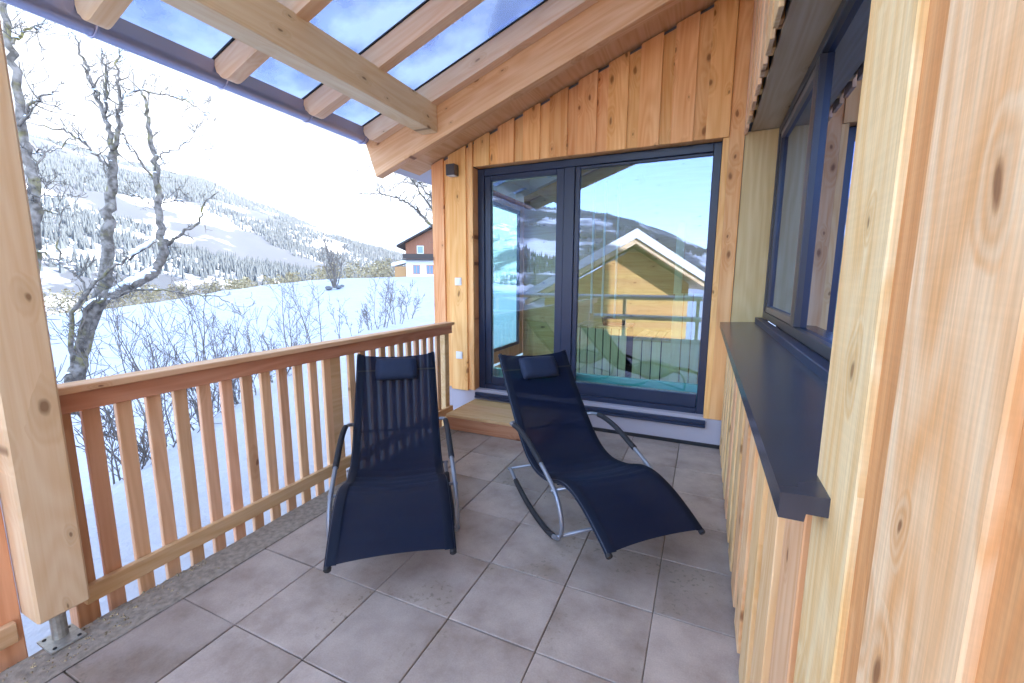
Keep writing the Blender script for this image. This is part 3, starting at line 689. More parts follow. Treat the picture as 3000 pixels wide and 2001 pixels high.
# window sill of folded sheet
sill = extrude_y('window_sill', [(1.452, 1.100), (1.452, 1.056), (1.488, 1.056), (1.490, 1.070), (1.70, 1.070), (1.70, 1.112)], -1.80, YF-0.008, sillM, house)
block('sill_upstand', 1.701, 1.752, -1.70, YF-0.008, 1.075, 1.150, frameM, sill, bev=0.003)
# the window
XW = 1.752
winM = simple('window_aluminium', (0.040, 0.042, 0.052), 0.35)
win = block('niche_window', XW, XW+0.07, -1.70, YF-0.008, 1.151, 1.200, winM, house, bev=0.003)
def wf(name, y0, y1, z0, z1, x0=XW, x1=XW+0.07, mat=None, bev=0.003): return block(name, x0, x1, y0, y1, z0, z1, mat or winM, win, bev)
wf('frame_head', -1.70, YF-0.008, NZ1-0.055, NZ1-0.002)
wf('frame_stile', YF-0.055, YF-0.009, 1.201, NZ1-0.056)
wf('frame_mullion', 0.04, 0.125, 1.201, NZ1-0.056)
wf('frame_stile', -1.70, -1.64, 1.201, NZ1-0.056)
sashW = simple('sash_bronze', (0.16, 0.13, 0.12), 0.4)
wf('sash_stile', YF-0.10, YF-0.056, 1.202, NZ1-0.057, XW+0.012, XW+0.06); wf('sash_stile', 0.126, 0.185, 1.202, NZ1-0.057, XW+0.006, XW+0.06, sashW)
wf('sash_rail', 0.186, YF-0.101, 1.202, 1.245, XW+0.006, XW+0.06, sashW); wf('sash_rail', 0.186, YF-0.101, NZ1-0.10, NZ1-0.057, XW+0.006, XW+0.06, sashW)
sheet('glass_pane', [(XW+0.03, 0.18, 1.24), (XW+0.03, YF-0.09, 1.24), (XW+0.03, YF-0.09, NZ1-0.09), (XW+0.03, 0.18, NZ1-0.09)], winGlass, win)
sheet('glass_pane', [(XW+0.03, -1.66, 1.19), (XW+0.03, 0.05, 1.19), (XW+0.03, 0.05, NZ1-0.05), (XW+0.03, -1.66, NZ1-0.05)], winGlass, win)

# -- rooms behind the glass (pale boards), the main roof and the wing's roof
roomM = saunaX
def roombox(name, x0, x1, y0, y1, z0, z1, mat, skip):
    V = [(x0, y0, z0), (x1, y0, z0), (x1, y1, z0), (x0, y1, z0), (x0, y0, z1), (x1, y0, z1), (x1, y1, z1), (x0, y1, z1)]
    Fs = {'z0': (0, 1, 2, 3), 'z1': (7, 6, 5, 4), 'y0': (0, 4, 5, 1), 'y1': (2, 6, 7, 3), 'x0': (3, 7, 4, 0), 'x1': (1, 5, 6, 2)}
    return raw(name, V, [f for k_, f in Fs.items() if k_ not in skip], mat, house)
raw('sauna_room', [(-1.33, 1.62, .22), (1.74, 1.62, .22), (1.74, 3.75, .22), (-1.33, 3.75, .22), (1.74, 1.62, 3.85), (1.74, 3.75, 3.85), (-1.33, 3.75, 2.78)],
    [(0, 1, 2, 3), (1, 4, 5, 2), (2, 5, 6, 3)], roomM, house)
dim = simple('room_plaster', (0.34, 0.32, 0.30), 0.9)
roombox('living_room', 1.84, 6.0, -4.6, 1.25, 0.22, 2.75, dim, ('x0',))
snowroofM = snowM
# outer shell of the main house (throws its shade over the terrace)
block('upper_storey', 1.86, 9.0, -5.0, 7.5, 2.80, 6.0, larchZ, house, bev=0)
block('back_wall', 6.2, 9.0, -5.0, 7.5, -0.7, 2.79, larchZ, house, bev=0)
extrude_y('main_roof', [(0.7, 5.35), (5.4, 7.6), (10.1, 5.35), (10.1, 5.75), (5.4, 8.0), (0.7, 5.75)], -2.0, 8.2, snowM, house)
for x0, x1, y0, y1 in ((-1.76, 1.84, 0.87, 1.75), (-1.76, 1.84, 3.65, 5.3), (-1.76, -1.2, 1.751, 3.649), (1.6, 1.84, 1.751, 3.649)):
    extrude_y('wing_roof', [(x0, roofline(x0)+0.06), (x1, roofline(x1)+0.06), (x1, roofline(x1)+0.42), (x0, roofline(x0)+0.42)], y0, y1, snowM, house)
raw('added_skylight', [(-1.2, 1.75, roofline(-1.2)+0.40), (1.6, 1.75, roofline(1.6)+0.40), (1.6, 3.65, roofline(1.6)+0.40), (-1.2, 3.65, roofline(-1.2)+0.40)], [(0, 1, 2, 3)], clearGlass, house)  # unseen skylight, added to bring daylight into the sauna

# ------------------------------------------------------------------ canopy: post, purlin, rafters, glass, barge, soffit, gutter
can = thing('terrace_canopy', (-0.98, -1.93, 0), label='pitched glass canopy on pale spruce rafters with zinc gutter', cat='canopy')
RY = Matrix.Rotation(-TH, 4, 'Y')
cosT = math.cos(TH)
def slope_block(name, xa, xb, y0, y1, zlow_at, thick, mat, par, bev=0.003):
    """bar lying in the roof pitch: underside passes z = zlow_at(x); thickness measured square to the pitch"""
    L_ = (xb-xa)/cosT; cx = (xa+xb)/2; cz = zlow_at(cx)+thick/2/cosT
    key = ('sl', round(L_, 4), round(y1-y0, 4), round(thick, 4), mat.name, bev)
    me = _cache.get(key)
    if me is None:
        me = bm_mesh(box_bm(L_, y1-y0, thick, bev)); me.materials.append(mat); _cache[key] = me
    o = bpy.data.objects.new(name, me); COL.objects.link(o)
    o.matrix_basis = Matrix.Translation((cx, (y0+y1)/2, cz)) @ RY
    put(o, par); return o
post = block('post', -1.055, -0.90, -2.006, -1.852, 0.138, 2.716, spruceZ, can, bev=0.008)
V = []; F = []
tube_into(V, F, [(-0.965, -1.935, 0.012), (-0.965, -1.935, 0.20)], 0.024, 14)
raw('post_pipe', V, F, galv, post, smooth=False)
bmp = bmesh.new(); box_bm(0.125, 0.105, 0.008, 0.001, bmp, (-0.945, -1.938, 0.012))
link('base_plate', bm_mesh(bmp), galv, post)
for sx in (-1, 1):
    for sy in (-1, 1):
        V = []; F = []; cx_, cy_ = -0.945+sx*0.045, -1.938+sy*0.036
        tube_into(V, F, [(cx_, cy_, 0.0165), (cx_, cy_, 0.019)], 0.0065, 10); raw('plate_hole', V, F, rubber, post)
block('purlin', -1.07, -0.914, -2.06, 0.768, 2.717, 2.948, spruceY, can, bev=0.004)
RB = lambda x: 2.937+SL*(x+0.914)                   # underside of the rafters
RT = 0.160                                          # rafter depth square to the pitch
def rafter(yc, w=0.085):
    L_ = (1.52+1.655)/cosT; h = RT; e = 0.10
    P = [(-L_/2, h*0.5)]                            # profiled tail: undercut quarter round
    P = [(-L_/2, h/2), (-L_/2, h/2-0.075)]
    for q in range(1, 7):
        t = q/6*math.pi/2; P.append((-L_/2+0.012+0.085*(1-math.cos(t)), h/2-0.075-0.085*math.sin(t)))
    P += [(L_/2, -h/2), (L_/2, h/2)]
    n = len(P)
    V = [(x, -w/2, z) for x, z in P]+[(x, w/2, z) for x, z in P]
    F = [tuple(range(n)), tuple(range(2*n-1, n-1, -1))]+[(i, i+n, (i+1) % n+n, (i+1) % n) for i in range(n)]
    me = bpy.data.meshes.new('rafter'); me.from_pydata(V, [], F); me.update()
    bm = bmesh.new(); bm.from_mesh(me); bmesh.ops.recalc_face_normals(bm, faces=bm.faces[:]); bm.to_mesh(me); bm.free(); me.materials.append(spruceX)
    o = bpy.data.objects.new('rafter', me); COL.objects.link(o)
    cx = (1.52-1.655)/2
    o.matrix_basis = Matrix.Translation((cx, yc, RB(cx)+h/2/cosT)) @ RY
    put(o, can)
    slope_block('seal_strip', -1.70, 1.50, yc-0.052, yc+0.052, lambda x: RB(x)+(RT+0.002)/cosT, 0.010, rubber, can, 0)
RYS = [-1.95, -1.285, -0.608, 0.070, 0.722]
for yc in RYS: rafter(yc)
GT = lambda x: RB(x)+(RT+0.013)/cosT
for a, b in zip(RYS[:-1], RYS[1:]):
    slope_block('roof_glass', -1.74, 1.50, a+0.004, b-0.004, GT, 0.012, roofGlass, can, 0)
bar = slope_block('barge_beam', -1.69, 1.52, 0.770, 0.86, lambda x: 2.53+SL*(x+1.28), 0.40, bargeX, can, 0.004)
slope_block('soffit', -1.60, 1.52, 0.861, YF+0.10, lambda x: roofline(x), 0.02, soffX, can, 0.001)
# eave trim and half-round gutter
gut_y0, gut_y1 = -2.05, 0.765
GXc, GZc, GR = -1.745, 2.785, 0.068
V = []; F = []
nn = 14
for y in (gut_y0, gut_y1):
    for rr_ in (GR, GR-0.003):
        for k in range(nn+1):
            w = math.pi*(k/nn); V.append((GXc+rr_*math.cos(w), y, GZc-rr_*math.sin(w)))
m1 = nn+1
for s in (0, 1):
    for k in range(nn):
        q = (s*m1+k, s*m1+k+1, 2*m1+s*m1+k+1, 2*m1+s*m1+k); F.append(q if s else q[::-1])
gutter = raw('gutter', V, F, zinc, can, smooth=True)
V = []; F = []
tube_into(V, F, [(GXc-GR, gut_y0, GZc+0.006), (GXc-GR, gut_y1, GZc+0.006)], 0.010, 10); raw('gutter_bead', V, F, zinc, gutter, smooth=True)
V = [(GXc+GR-0.002, gut_y0, GZc-0.012), (GXc+GR-0.002, gut_y1, GZc-0.012), (GXc+GR+0.012, gut_y1, GZc+0.055), (GXc+GR+0.012, gut_y0, GZc+0.055)]
raw('eave_flashing', V, [(0, 1, 2, 3)], zinc, gutter)
V = []; F = []
for y in (gut_y1,):
    V += [(GXc, y-0.001, GZc)]+[(GXc+GR*math.cos(math.pi*k/nn), y-0.001, GZc-GR*math.sin(math.pi*k/nn)) for k in range(nn+1)]
    F += [(0, k+1, k+2) for k in range(nn)]
raw('gutter_stop_end', V, F, zinc, gutter)
for yb in [RYS[1]+0.045, RYS[2]+0.045, RYS[3]+0.045, RYS[4]+0.0]:
    V = []; F = []
    tube_into(V, F, [(GXc+(GR+0.004)*math.cos(math.pi*k/12), yb, GZc-(GR+0.004)*math.sin(math.pi*k/12)) for k in range(13)], 0.006, 6)
    raw('gutter_bracket', V, F, zinc, gutter, smooth=True)
# snow still lying on the glass
def snow_patch(xc, yc, lx, ly, seed, label):
    rs = random.Random(seed); V = []; F = []; n = 40
    z0 = lambda x: GT(x)+0.014/cosT
    rings = (1.0, 0.93, 0.75, 0.4)
    hts = (0.001, 0.016, 0.032, 0.045)
    for rr_, h in zip(rings, hts):
        for k in range(n):
            w = 2*math.pi*k/n; q = 0.80+0.3*mnoise.noise(Vector((math.cos(w)*1.6, math.sin(w)*1.6, seed)))
            x = xc+lx*rr_*q*math.cos(w); y = yc+ly*rr_*max(-1, min(1, q*math.sin(w)*1.15)); V.append((x, y, z0(x)+h))
    V.append((xc, yc, z0(xc)+0.05))
    for r_ in range(3):
        for k in range(n): F.append((r_*n+k, r_*n+(k+1) % n, (r_+1)*n+(k+1) % n, (r_+1)*n+k))
    for k in range(n): F.append((3*n+k, 3*n+(k+1) % n, len(V)-1))
    raw('snow_patch', V, F, snowthin, smooth=True, label=label, cat='snow')
snow_patch(-1.36, -0.06, 0.32, 0.17, 2, 'small melting snow patch on the canopy glass by the gutter')
snow_patch(-0.10, -0.15, 0.62, 0.15, 6, 'long strip of snow lying high on the canopy glass')

# ------------------------------------------------------------------ railing
XR = -1.0
def railing(y0, y1, name, label, near_post, mid_posts, bal):
    R = thing(name, (XR, (y0+y1)/2, 0), label=label, cat='railing')
    block('rail_cap', XR-0.085, XR+0.022, y0, y1, 0.982, 1.012, capY, R, bev=0.004)
    block('top_rail', XR-0.030, XR, y0, y1-0.015, 0.900, 0.9815, redY, R, bev=0.003)
    block('bottom_rail', XR-0.030, XR, y0 if near_post is None else near_post+0.074, y1-0.02, 0.060, 0.140, capY, R, bev=0.003)
    for yb in bal:
        block('baluster', XR-0.058, XR-0.0305, yb-0.005, yb+0.053, -0.13, 0.9, balZ, R, bev=0.003)
    for yp, w, mt in mid_posts:
        block('railing_post', XR-0.11, XR-0.002-0.029, yp, yp+w, -0.25, 0.981, mt, R, bev=0.004)
    return R
bal = [-1.745+0.1135*i for i in range(26)]
R1 = railing(-1.835, 1.105, 'balcony_railing', 'long larch balcony railing running from the spruce post to the gable wall', None,
             [(-1.858, 0.074, redZ), (-0.452, 0.10, capY), (1.0, 0.075, capY)], [b for b in bal if not (-0.49 < b < -0.34) and b < 0.97])
R2 = railing(-4.6, -2.012, 'balcony_railing', 'short larch railing stub on the near side of the spruce post', None,
             [(-2.095, 0.085, redZ), (-4.0, 0.085, redZ)], [-2.24-0.1135*i for i in range(20)])

# ------------------------------------------------------------------ step, lamp, switches
st = thing('wooden_step', (-0.4, 1.05, 0), label='low larch box step on the tiles below the patio door', cat='step')
SX0, SX1 = -0.885, 0.12
for q in range(3):
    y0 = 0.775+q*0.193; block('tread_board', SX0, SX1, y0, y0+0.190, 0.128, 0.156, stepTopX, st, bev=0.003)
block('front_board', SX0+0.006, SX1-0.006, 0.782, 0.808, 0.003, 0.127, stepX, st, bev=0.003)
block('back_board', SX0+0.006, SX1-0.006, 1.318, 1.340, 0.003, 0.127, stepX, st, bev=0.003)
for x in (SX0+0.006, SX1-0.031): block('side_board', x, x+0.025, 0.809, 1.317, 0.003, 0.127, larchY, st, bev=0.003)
lp = thing('wall_lamp', (-1.085, YF, 2.53), label='small square grey wall lamp high on the corner boards', cat='lamp')
block('lamp_body', -1.135, -1.035, YF-0.098, YF-0.012, 2.478, 2.585, lampM, lp, bev=0.004)
block('back_plate', -1.125, -1.045, YF-0.0115, YF-0.001, 2.488, 2.575, lampM, lp, bev=0.002)
block('lamp_lens', -1.125, -1.045, YF-0.088, YF-0.022, 2.472, 2.4775, lampG, lp, bev=0.001)
for zc, lab in ((1.418, 'white square switch on the boards beside the door at eye height'), (0.628, 'white square socket low on the boards near the railing')):
    s = thing('wall_switch', (-1.06, YF, zc), label=lab, cat='switch')
    block('cover_plate', -1.102, -1.022, YF-0.012, YF-0.0006, zc-0.04, zc+0.04, whiteP, s, bev=0.004)
    block('rocker', -1.089, -1.035, YF-0.017, YF-0.0122, zc-0.027, zc+0.027, whiteP, s, bev=0.002)

# ------------------------------------------------------------------ rocking loungers
PROF = [(-.745, .86), (-.60, .683), (-.45, .517), (-.31, .378), (-.17, .280), (-.02, .246), (.14, .268), (.286, .322), (.405, .334), (.53, .306), (.646, .256), (.765, .192)]
ARM = [(-.40, .445, .285), (-.36, .455, .325), (-.24, .468, .328), (-.08, .448, .328), (.08, .395, .328), (.21, .348, .328), (.32, .295, .328), (.385, .225, .328), (.412, .140, .328), (.385, .062, .328), (.315, .026, .328), (.21, .012, .328), (.08, .013, .328), (-.08, .034, .328), (-.24, .076, .328), (-.37, .128, .328)]
HWID = 0.272
def make_lounger(label, loc, ang, tilt):
    T = bpy.data.objects.new('rocking_lounger', None); COL.objects.link(T)
    T.matrix_basis = Matrix.Translation(loc) @ Matrix.Rotation(ang, 4, 'Z') @ Matrix.Rotation(tilt, 4, 'X')
    tag(T, label, 'lounger', 'rocking loungers on the terrace')
    prof = catmull([(0, a, b) for a, b in PROF], 6)
    # side rails of the seat
    for s in (-1, 1):
        V = []; F = []
        tube_into(V, F, [(s*HWID, p.y, p.z) for p in prof], 0.0145, 10)
        fr_ = raw('seat_rail', V, F, navy, T, smooth=True, local=True)
        for e in (prof[0], prof[-1]):
            V = []; F = []; d = (prof[1]-prof[0]).normalized() if e is prof[0] else (prof[-1]-prof[-2]).normalized()
            sg = -1 if e is prof[0] else 1
            c = Vector((s*HWID, e.y, e.z))
            tube_into(V, F, [c-d*sg*0.004, c+d*sg*0.010, c+d*sg*0.014], [0.0165, 0.0165, 0.012], 10); raw('end_cap', V, F, rubber, fr_, smooth=False, local=True)
        # rocker loop: arm, front bend and runner in one tube
        loop = catmull([(s*x, a, b) for a, b, x in ARM], 5)
        V = []; F = []; tube_into(V, F, loop, 0.0125, 10)
        lo = raw('rocker_loop', V, F, greyTube, T, smooth=True, local=True)
        V = []; F = []; tube_into(V, F, loop[8:23], 0.0175, 12); raw('arm_grip', V, F, foam, lo, smooth=True, local=True)
        V = []; F = []; tube_into(V, F, loop[50:72], 0.0165, 12); raw('runner_sleeve', V, F, foam, lo, smooth=True, local=True)
    for a, b, w, r in ((-.365, .128, .345, .009), (.312, .295, .345, .009), (.395, .075, .345, .010)):
        V = []; F = []; tube_into(V, F, [(-w, a, b), (w, a, b)], r, 8); raw('cross_bar', V, F, greyTube, T, smooth=True, local=True)
    for tq in (16, 40):
        p = prof[tq]; V = []; F = []
        tube_into(V, F, [(-HWID, p.y, p.z-0.016), (HWID, p.y, p.z-0.016)], 0.008, 8); raw('seat_stretcher', V, F, navy, T, smooth=True, local=True)
    # sling: sags a little between the rails
    V = []; F = []; nw = 13
    n = len(prof)
    for i, p in enumerate(prof):
        t = (prof[min(i+1, n-1)]-prof[max(i-1, 0)]).normalized(); nrm = Vector((0, -t.z, t.y))
        if nrm.z < 0: nrm = -nrm
        e = 0.35+0.65*math.sin(math.pi*min(1, max(0, i/(n-1))))
        for k in range(nw):
            q = -1+2*k/(nw-1)
            wr = 0.0040*math.sin(i*1.7+q*2.2)*(1 if 26 < i < 48 else 0.25)
            off = 0.016-0.020*(1-q*q)*e+wr
            bow = 0.020*(1-q*q)*(1 if i == 0 else (-1 if i == n-1 else 0))      # the hems bow inwards
            V.append(Vector((q*HWID, p.y, p.z))+nrm*off+t*bow)
    F = [(i*nw+k, i*nw+k+1, (i+1)*nw+k+1, (i+1)*nw+k) for i in range(n-1) for k in range(nw-1)]
    sl = raw('mesh_sling', V, F, fabricM, T, smooth=True, local=True)
    for s in (-1, 1):                                  # doubled hem along each rail
        V = []; F = []
        for i, p in enumerate(prof):
            t = (prof[min(i+1, n-1)]-prof[max(i-1, 0)]).normalized(); nrm = Vector((0, -t.z, t.y))
            if nrm.z < 0: nrm = -nrm
            for q, o_ in ((1.06, 0.004), (1.0, 0.0185), (0.86, 0.0165)): V.append(Vector((s*q*HWID, p.y, p.z))+nrm*o_)
        F = [(i*3+k, i*3+k+1, (i+1)*3+k+1, (i+1)*3+k) for i in range(n-1) for k in range(2)]
        raw('sling_hem', V, F, hemM, sl, smooth=True, local=True)
    # head cushion with its strap
    P0 = prof[1]; P1 = prof[5]; t = (P1-P0).normalized(); nrm = Vector((0, -t.z, t.y)); nrm = -nrm if nrm.z < 0 else nrm
    cc = P0*0.34+P1*0.66
    bm = bmesh.new(); bmesh.ops.create_cube(bm, size=1.0); bmesh.ops.subdivide_edges(bm, edges=bm.edges[:], cuts=7, use_grid_fill=True)
    for v in bm.verts:
        x, y, z = v.co*2
        f = (1-abs(x)**4)*(1-abs(y)**4)
        co = Vector((x*0.150*(1-0.04*y*y), 0, 0))+t*(y*0.088*(1-0.05*x*x))+nrm*(0.040+z*(0.010+0.028*f**0.5))
        v.co = cc+co
        v.co += nrm*0.003*mnoise.noise(v.co*25)
    cu = link('head_cushion', bm_mesh(bm), pillowM, T, smooth=True, local=True)
    V = []; F = []
    for x in (-HWID-0.012, -0.1, 0.1, HWID+0.012):
        for e in (-0.006, 0.006):
            V.append(Vector((x, 0, 0))+cc+t*e+nrm*0.0225)
    F = [(i*2, i*2+1, i*2+3, i*2+2) for i in range(3)]
    raw('cushion_strap', V, F, black, cu, local=True)
    return T
make_lounger('dark mesh rocking lounger beside the railing, mesh back against the balusters', Vector((-0.354, -0.600, 0.005)), math.atan2(-.61, -.79)+0, 0.0)
make_lounger('dark mesh rocking lounger in front of the patio door, foot end towards the sill', Vector((0.646, -0.039, 0.005)), math.atan2(-.706, -.708), 0.0)

# ------------------------------------------------------------------ sauna seen through the door
def slat_box(name, label, x0, x1, y0, y1, ztop, zf=0.24, wid=0.088, gapw=0.012, topdir='Y'):
    T = thing(name, ((x0+x1)/2, (y0+y1)/2, zf), label=label, cat='bench')
    n = max(1, int(round((x1-x0)/(wid+gapw)))); w = (x1-x0)/n
    for i in range(n):
        block('front_slat', x0+i*w+gapw/2, x0+(i+1)*w-gapw/2, y0, y0+0.022, zf, ztop-0.024, saunaZ, T, bev=0.002)
        block('top_slat', x0+i*w+gapw/2, x0+(i+1)*w-gapw/2, y0-0.006, y1, ztop-0.0235, ztop, saunaY, T, bev=0.002)
    block('bench_core', x0+0.01, x1-0.01, y0+0.03, y1-0.02, zf, ztop-0.03, rubber, T, bev=0)
    return T
slat_box('sauna_bench', 'tall slatted sauna bench with a black towel on top', -0.14, 0.52, 2.50, 3.10, 0.885)
slat_box('sauna_bench', 'lower slatted sauna bench with long top boards', 0.60, 1.02, 2.40, 3.30, 0.775)
T = thing('sauna_screen', (1.18, 2.4, 0.24), label='tall pale slatted sauna screen beside the lower bench', cat='screen')
for i in range(4): block('screen_slat', 1.03+i*0.095, 1.115+i*0.095, 2.36, 2.385, 0.24, 1.30, saunaZ, T, bev=0.002)
block('screen_post', 1.01, 1.09, 2.40, 2.45, 0.24, 2.05, saunaZ, T, bev=0.003)
block('screen_rail', 0.56, 1.42, 2.39, 2.399, 1.24, 1.29, saunaX, T, bev=0.002)
T = thing('hanging_rods', (0.2, 2.8, 2.6), label='three thin pale rods hanging from the sauna ceiling', cat='rods')
for x, y, z in ((0.02, 2.75, 1.02), (0.15, 2.8, 0.98), (0.30, 2.85, 0.93)): block('rod', x-0.012, x+0.012, y-0.012, y+0.012, z, 2.61, whiteP, T, bev=0.003)
V = []; F = []
tube_into(V, F, [(0.20, 2.62, 0.93), (0.26, 2.64, 0.945), (0.34, 2.66, 0.935), (0.46, 2.64, 0.925)], [0.05, 0.055, 0.04, 0.03], 10)
raw('towel', V, F, black, smooth=True, label='black rolled towel lying on the tall sauna bench', cat='towel')
T = thing('tiled_kerb', (0.7, 1.75, 0.22), label='teal tiled kerb along the foot of the patio door', cat='kerb')
block('kerb_tile', 0.10, 1.40, 1.66, 1.72, 0.221, 0.47, teal, T, bev=0.004); block('kerb_tile', -0.86, 0.09, 1.66, 1.72, 0.221, 0.44, teal, T, bev=0.004)

# ------------------------------------------------------------------ trees and shrubs
def grow(V, F, rs, p, d, length, r, depth, sides, wiggle=0.35, up=0.15, kids=4, tip=0.0025):
    n = max(3, int(length/0.12)+2) if depth > 0 else 3
    n = min(n, 9)
    pts = [Vector(p)]; d = d.normalized(); seg = length/(n-1)
    for i in range(n-1):
        d = (d+Vector((rs.gauss(0, 1), rs.gauss(0, 1), rs.gauss(0, 1)))*wiggle*0.4+Vector((0, 0, up*0.3))).normalized()
        pts.append(pts[-1]+d*seg)
    rad_ = [max(tip, r*(1-0.75*i/(n-1))) for i in range(n)]
    tube_into(V, F, pts, rad_, sides, cap=False)
    if depth > 0:
        for k in range(kids):
            i = rs.randint(1, n-1); t = (pts[i]-pts[i-1]).normalized()
            side = (Vector((rs.gauss(0, 1), rs.gauss(0, 1), rs.gauss(0, 1)))).normalized()
            dd = (t*0.55+side*0.85+Vector((0, 0, up))).normalized()
            grow(V, F, rs, pts[i], dd, length*rs.uniform(0.35, 0.62), rad_[i]*0.6, depth-1, 3, wiggle, up, max(2, kids-1), tip)
    return pts
def clump_into(V, F, rs, p, r):
    b = len(V); n = 6
    ph = rs.random()*6
    for k in range(n):
        w = ph+2*math.pi*k/n; V.append(p+Vector((math.cos(w)*r*rs.uniform(.7, 1.3), math.sin(w)*r*rs.uniform(.7, 1.3), -0.15*r)))
    for k in range(n):
        w = ph+2*math.pi*k/n; V.append(p+Vector((math.cos(w)*r*.6, math.sin(w)*r*.6, 0.42*r*rs.uniform(.7, 1.2))))
    V.append(p+Vector((0, 0, 0.6*r)))
    for k in range(n):
        F.append((b+k, b+(k+1) % n, b+n+(k+1) % n, b+n+k)); F.append((b+n+k, b+n+(k+1) % n, b+2*n))
def limb_tree(name, label, base, dist, limbs, seed, tomap, twig=(0.55, 2), snow=0.25, ridges=()):
    """limbs: (pixel path, start radius, end radius, twigs per metre, depth drift)"""
    rs = random.Random(seed)
    T = thing(name, base, label=label, cat='tree')
    Vt = []; Ft = []; Vc = []; Fc = []; Vs = []; Fs = []
    for path, ra, rb, tw, drift in limbs:
        n = len(path); P = []
        for i, (a, b) in enumerate(path):
            u, v = tomap(a, b); P.append(at(u, v, dist+drift*i/(n-1)))
        P = catmull(P, 4)
        for i in range(1, len(P)-1):
            P[i] = P[i]+Vector((rs.gauss(0, 1), rs.gauss(0, 1), rs.gauss(0, 1)))*0.022
        R = [ra+(rb-ra)*i/(len(P)-1) for i in range(len(P))]
        tube_into(Vt, Ft, P, R, 8 if ra > 0.04 else 5)
        for i in range(1, len(P)):
            seg = (P[i]-P[i-1]); L_ = seg.length; k = tw*1.35*L_; k = int(k)+(rs.random() < k-int(k))
            for q in range(k):
                p = P[i-1]+seg*rs.random()
                side = Vector((rs.gauss(0, 1), rs.gauss(0, 1), rs.gauss(0.25, 0.8))).normalized()
                dd = (seg.normalized()*0.5+side).normalized()
                pts = grow(Vc, Fc, rs, p, dd, rs.uniform(0.3, 1.0)*twig[0]*1.2, min(R[i]*0.6, 0.016), twig[1], 4, 0.5, 0.25, 3, 0.0045)
                if rs.random() < snow*0.5: clump_into(Vs, Fs, rs, pts[1], rs.uniform(0.02, 0.05))
            if rs.random() < snow and abs(seg.normalized().z) < 0.75:
                clump_into(Vs, Fs, rs, P[i]+Vector((0, 0, R[i]*0.8)), max(0.035, R[i]*1.1))
    for path, d0, d1, r_ in ridges:
        n = len(path); P = catmull([at(*tomap(a, b), dist+d0+(d1-d0)*i/(n-1)) for i, (a, b) in enumerate(path)], 6)
        P = [p+Vector((rs.gauss(0, .008), rs.gauss(0, .008), r_*0.35+rs.gauss(0, .006))) for p in P]
        tube_into(Vs, Fs, P, [r_*math.sin(math.pi*(0.08+0.84*i/(len(P)-1)))*rs.uniform(0.75, 1.2) for i in range(len(P))], 7)
    raw('trunk', Vt, Ft, barkM, T, smooth=True); raw('crown', Vc, Fc, twigM, T)
    if Vs: raw('snow_caps', Vs, Fs, snowclump, T, smooth=True, kind='stuff')
    return T
z1 = lambda a, b: (a/1.568, b/1.568)
limbs = [
 ([(330, 1900), (345, 1740), (375, 1600), (440, 1430), (478, 1320), (490, 1200), (492, 1080), (502, 950), (514, 850), (518, 760), (522, 690)], 0.165, 0.075, 1.2, 0.3),
 ([(522, 690), (497, 600), (480, 520), (448, 440), (425, 380), (398, 300), (368, 235), (345, 165)], 0.055, 0.014, 5, 0.6),
 ([(522, 690), (543, 570), (550, 470), (545, 380), (540, 300), (548, 225)], 0.05, 0.012, 5, -0.5),
 ([(480, 520), (486, 400), (478, 300), (468, 225)], 0.035, 0.01, 6, 0.2),
 ([(550, 500), (590, 430), (640, 415), (720, 430), (800, 450), (865, 465), (920, 505), (965, 522)], 0.024, 0.006, 5, -0.9),
 ([(500, 765), (430, 705), (340, 622), (280, 592), (180, 575), (95, 565)], 0.03, 0.007, 4, 0.7),
 ([(340, 622), (300, 662), (240, 700), (170, 690)], 0.014, 0.006, 4, 0.5),
 ([(355, 1760), (400, 1490), (480, 1375), (560, 1330), (640, 1292), (712, 1238), (752, 1160), (746, 1090), (736, 1000), (730, 900), (720, 800), (714, 720), (690, 620), (680, 540), (672, 470), (650, 420)], 0.135, 0.022, 2.6, -0.8),
 ([(735, 880), (682, 790), (640, 730), (590, 672), (560, 610)], 0.03, 0.01, 4, -0.3),
 ([(756, 1140), (800, 1100), (870, 1050), (920, 1000), (942, 930), (1005, 880)], 0.042, 0.009, 3.5, -0.6),
 ([(716, 720), (770, 700), (830, 670), (880, 642), (938, 622)], 0.016, 0.005, 4, -0.5),
 ([(740, 935), (800, 920), (850, 936), (900, 942)], 0.016, 0.006, 5, 0.5),
 ([(735, 975), (690, 935), (640, 905), (600, 900)], 0.015, 0.005, 5, 0.4),
 ([(345, 1740), (330, 1600), (335, 1440), (400, 1350), (470, 1262), (580, 1192), (650, 1150), (720, 1110)], 0.055, 0.012, 3.2, -1.0),
 ([(375, 1640), (400, 1420), (480, 1380), (600, 1340), (720, 1328), (860, 1350), (1000, 1360), (1110, 1440)], 0.04, 0.008, 3.2, -1.3),
 ([(340, 1700), (395, 1560), (380, 1300), (300, 1232), (270, 1140), (270, 1050), (300, 960), (380, 890)], 0.03, 0.006, 3, 0.8),
]
bx_, by_ = polar(70.5, 13.0)
limb_tree('bare_fruit_tree', 'mossy bare tree with forked snow-dusted limbs behind the railing', (bx_, by_, ground_z(bx_, by_)), 13.0, limbs, 4, z1, (0.5, 2), 0.25, [([(480, 1368), (560, 1318), (640, 1278), (705, 1228)], -0.15, -0.32, 0.085), ([(585, 1182), (640, 1146), (715, 1100)], -0.85, -1.0, 0.06), ([(355, 1500), (400, 1410), (450, 1370)], -0.1, -0.15, 0.06), ([(560, 470), (600, 420), (660, 410)], -0.2, -0.4, 0.03), ([(800, 440), (870, 455), (925, 495)], -0.6, -0.8, 0.035)])
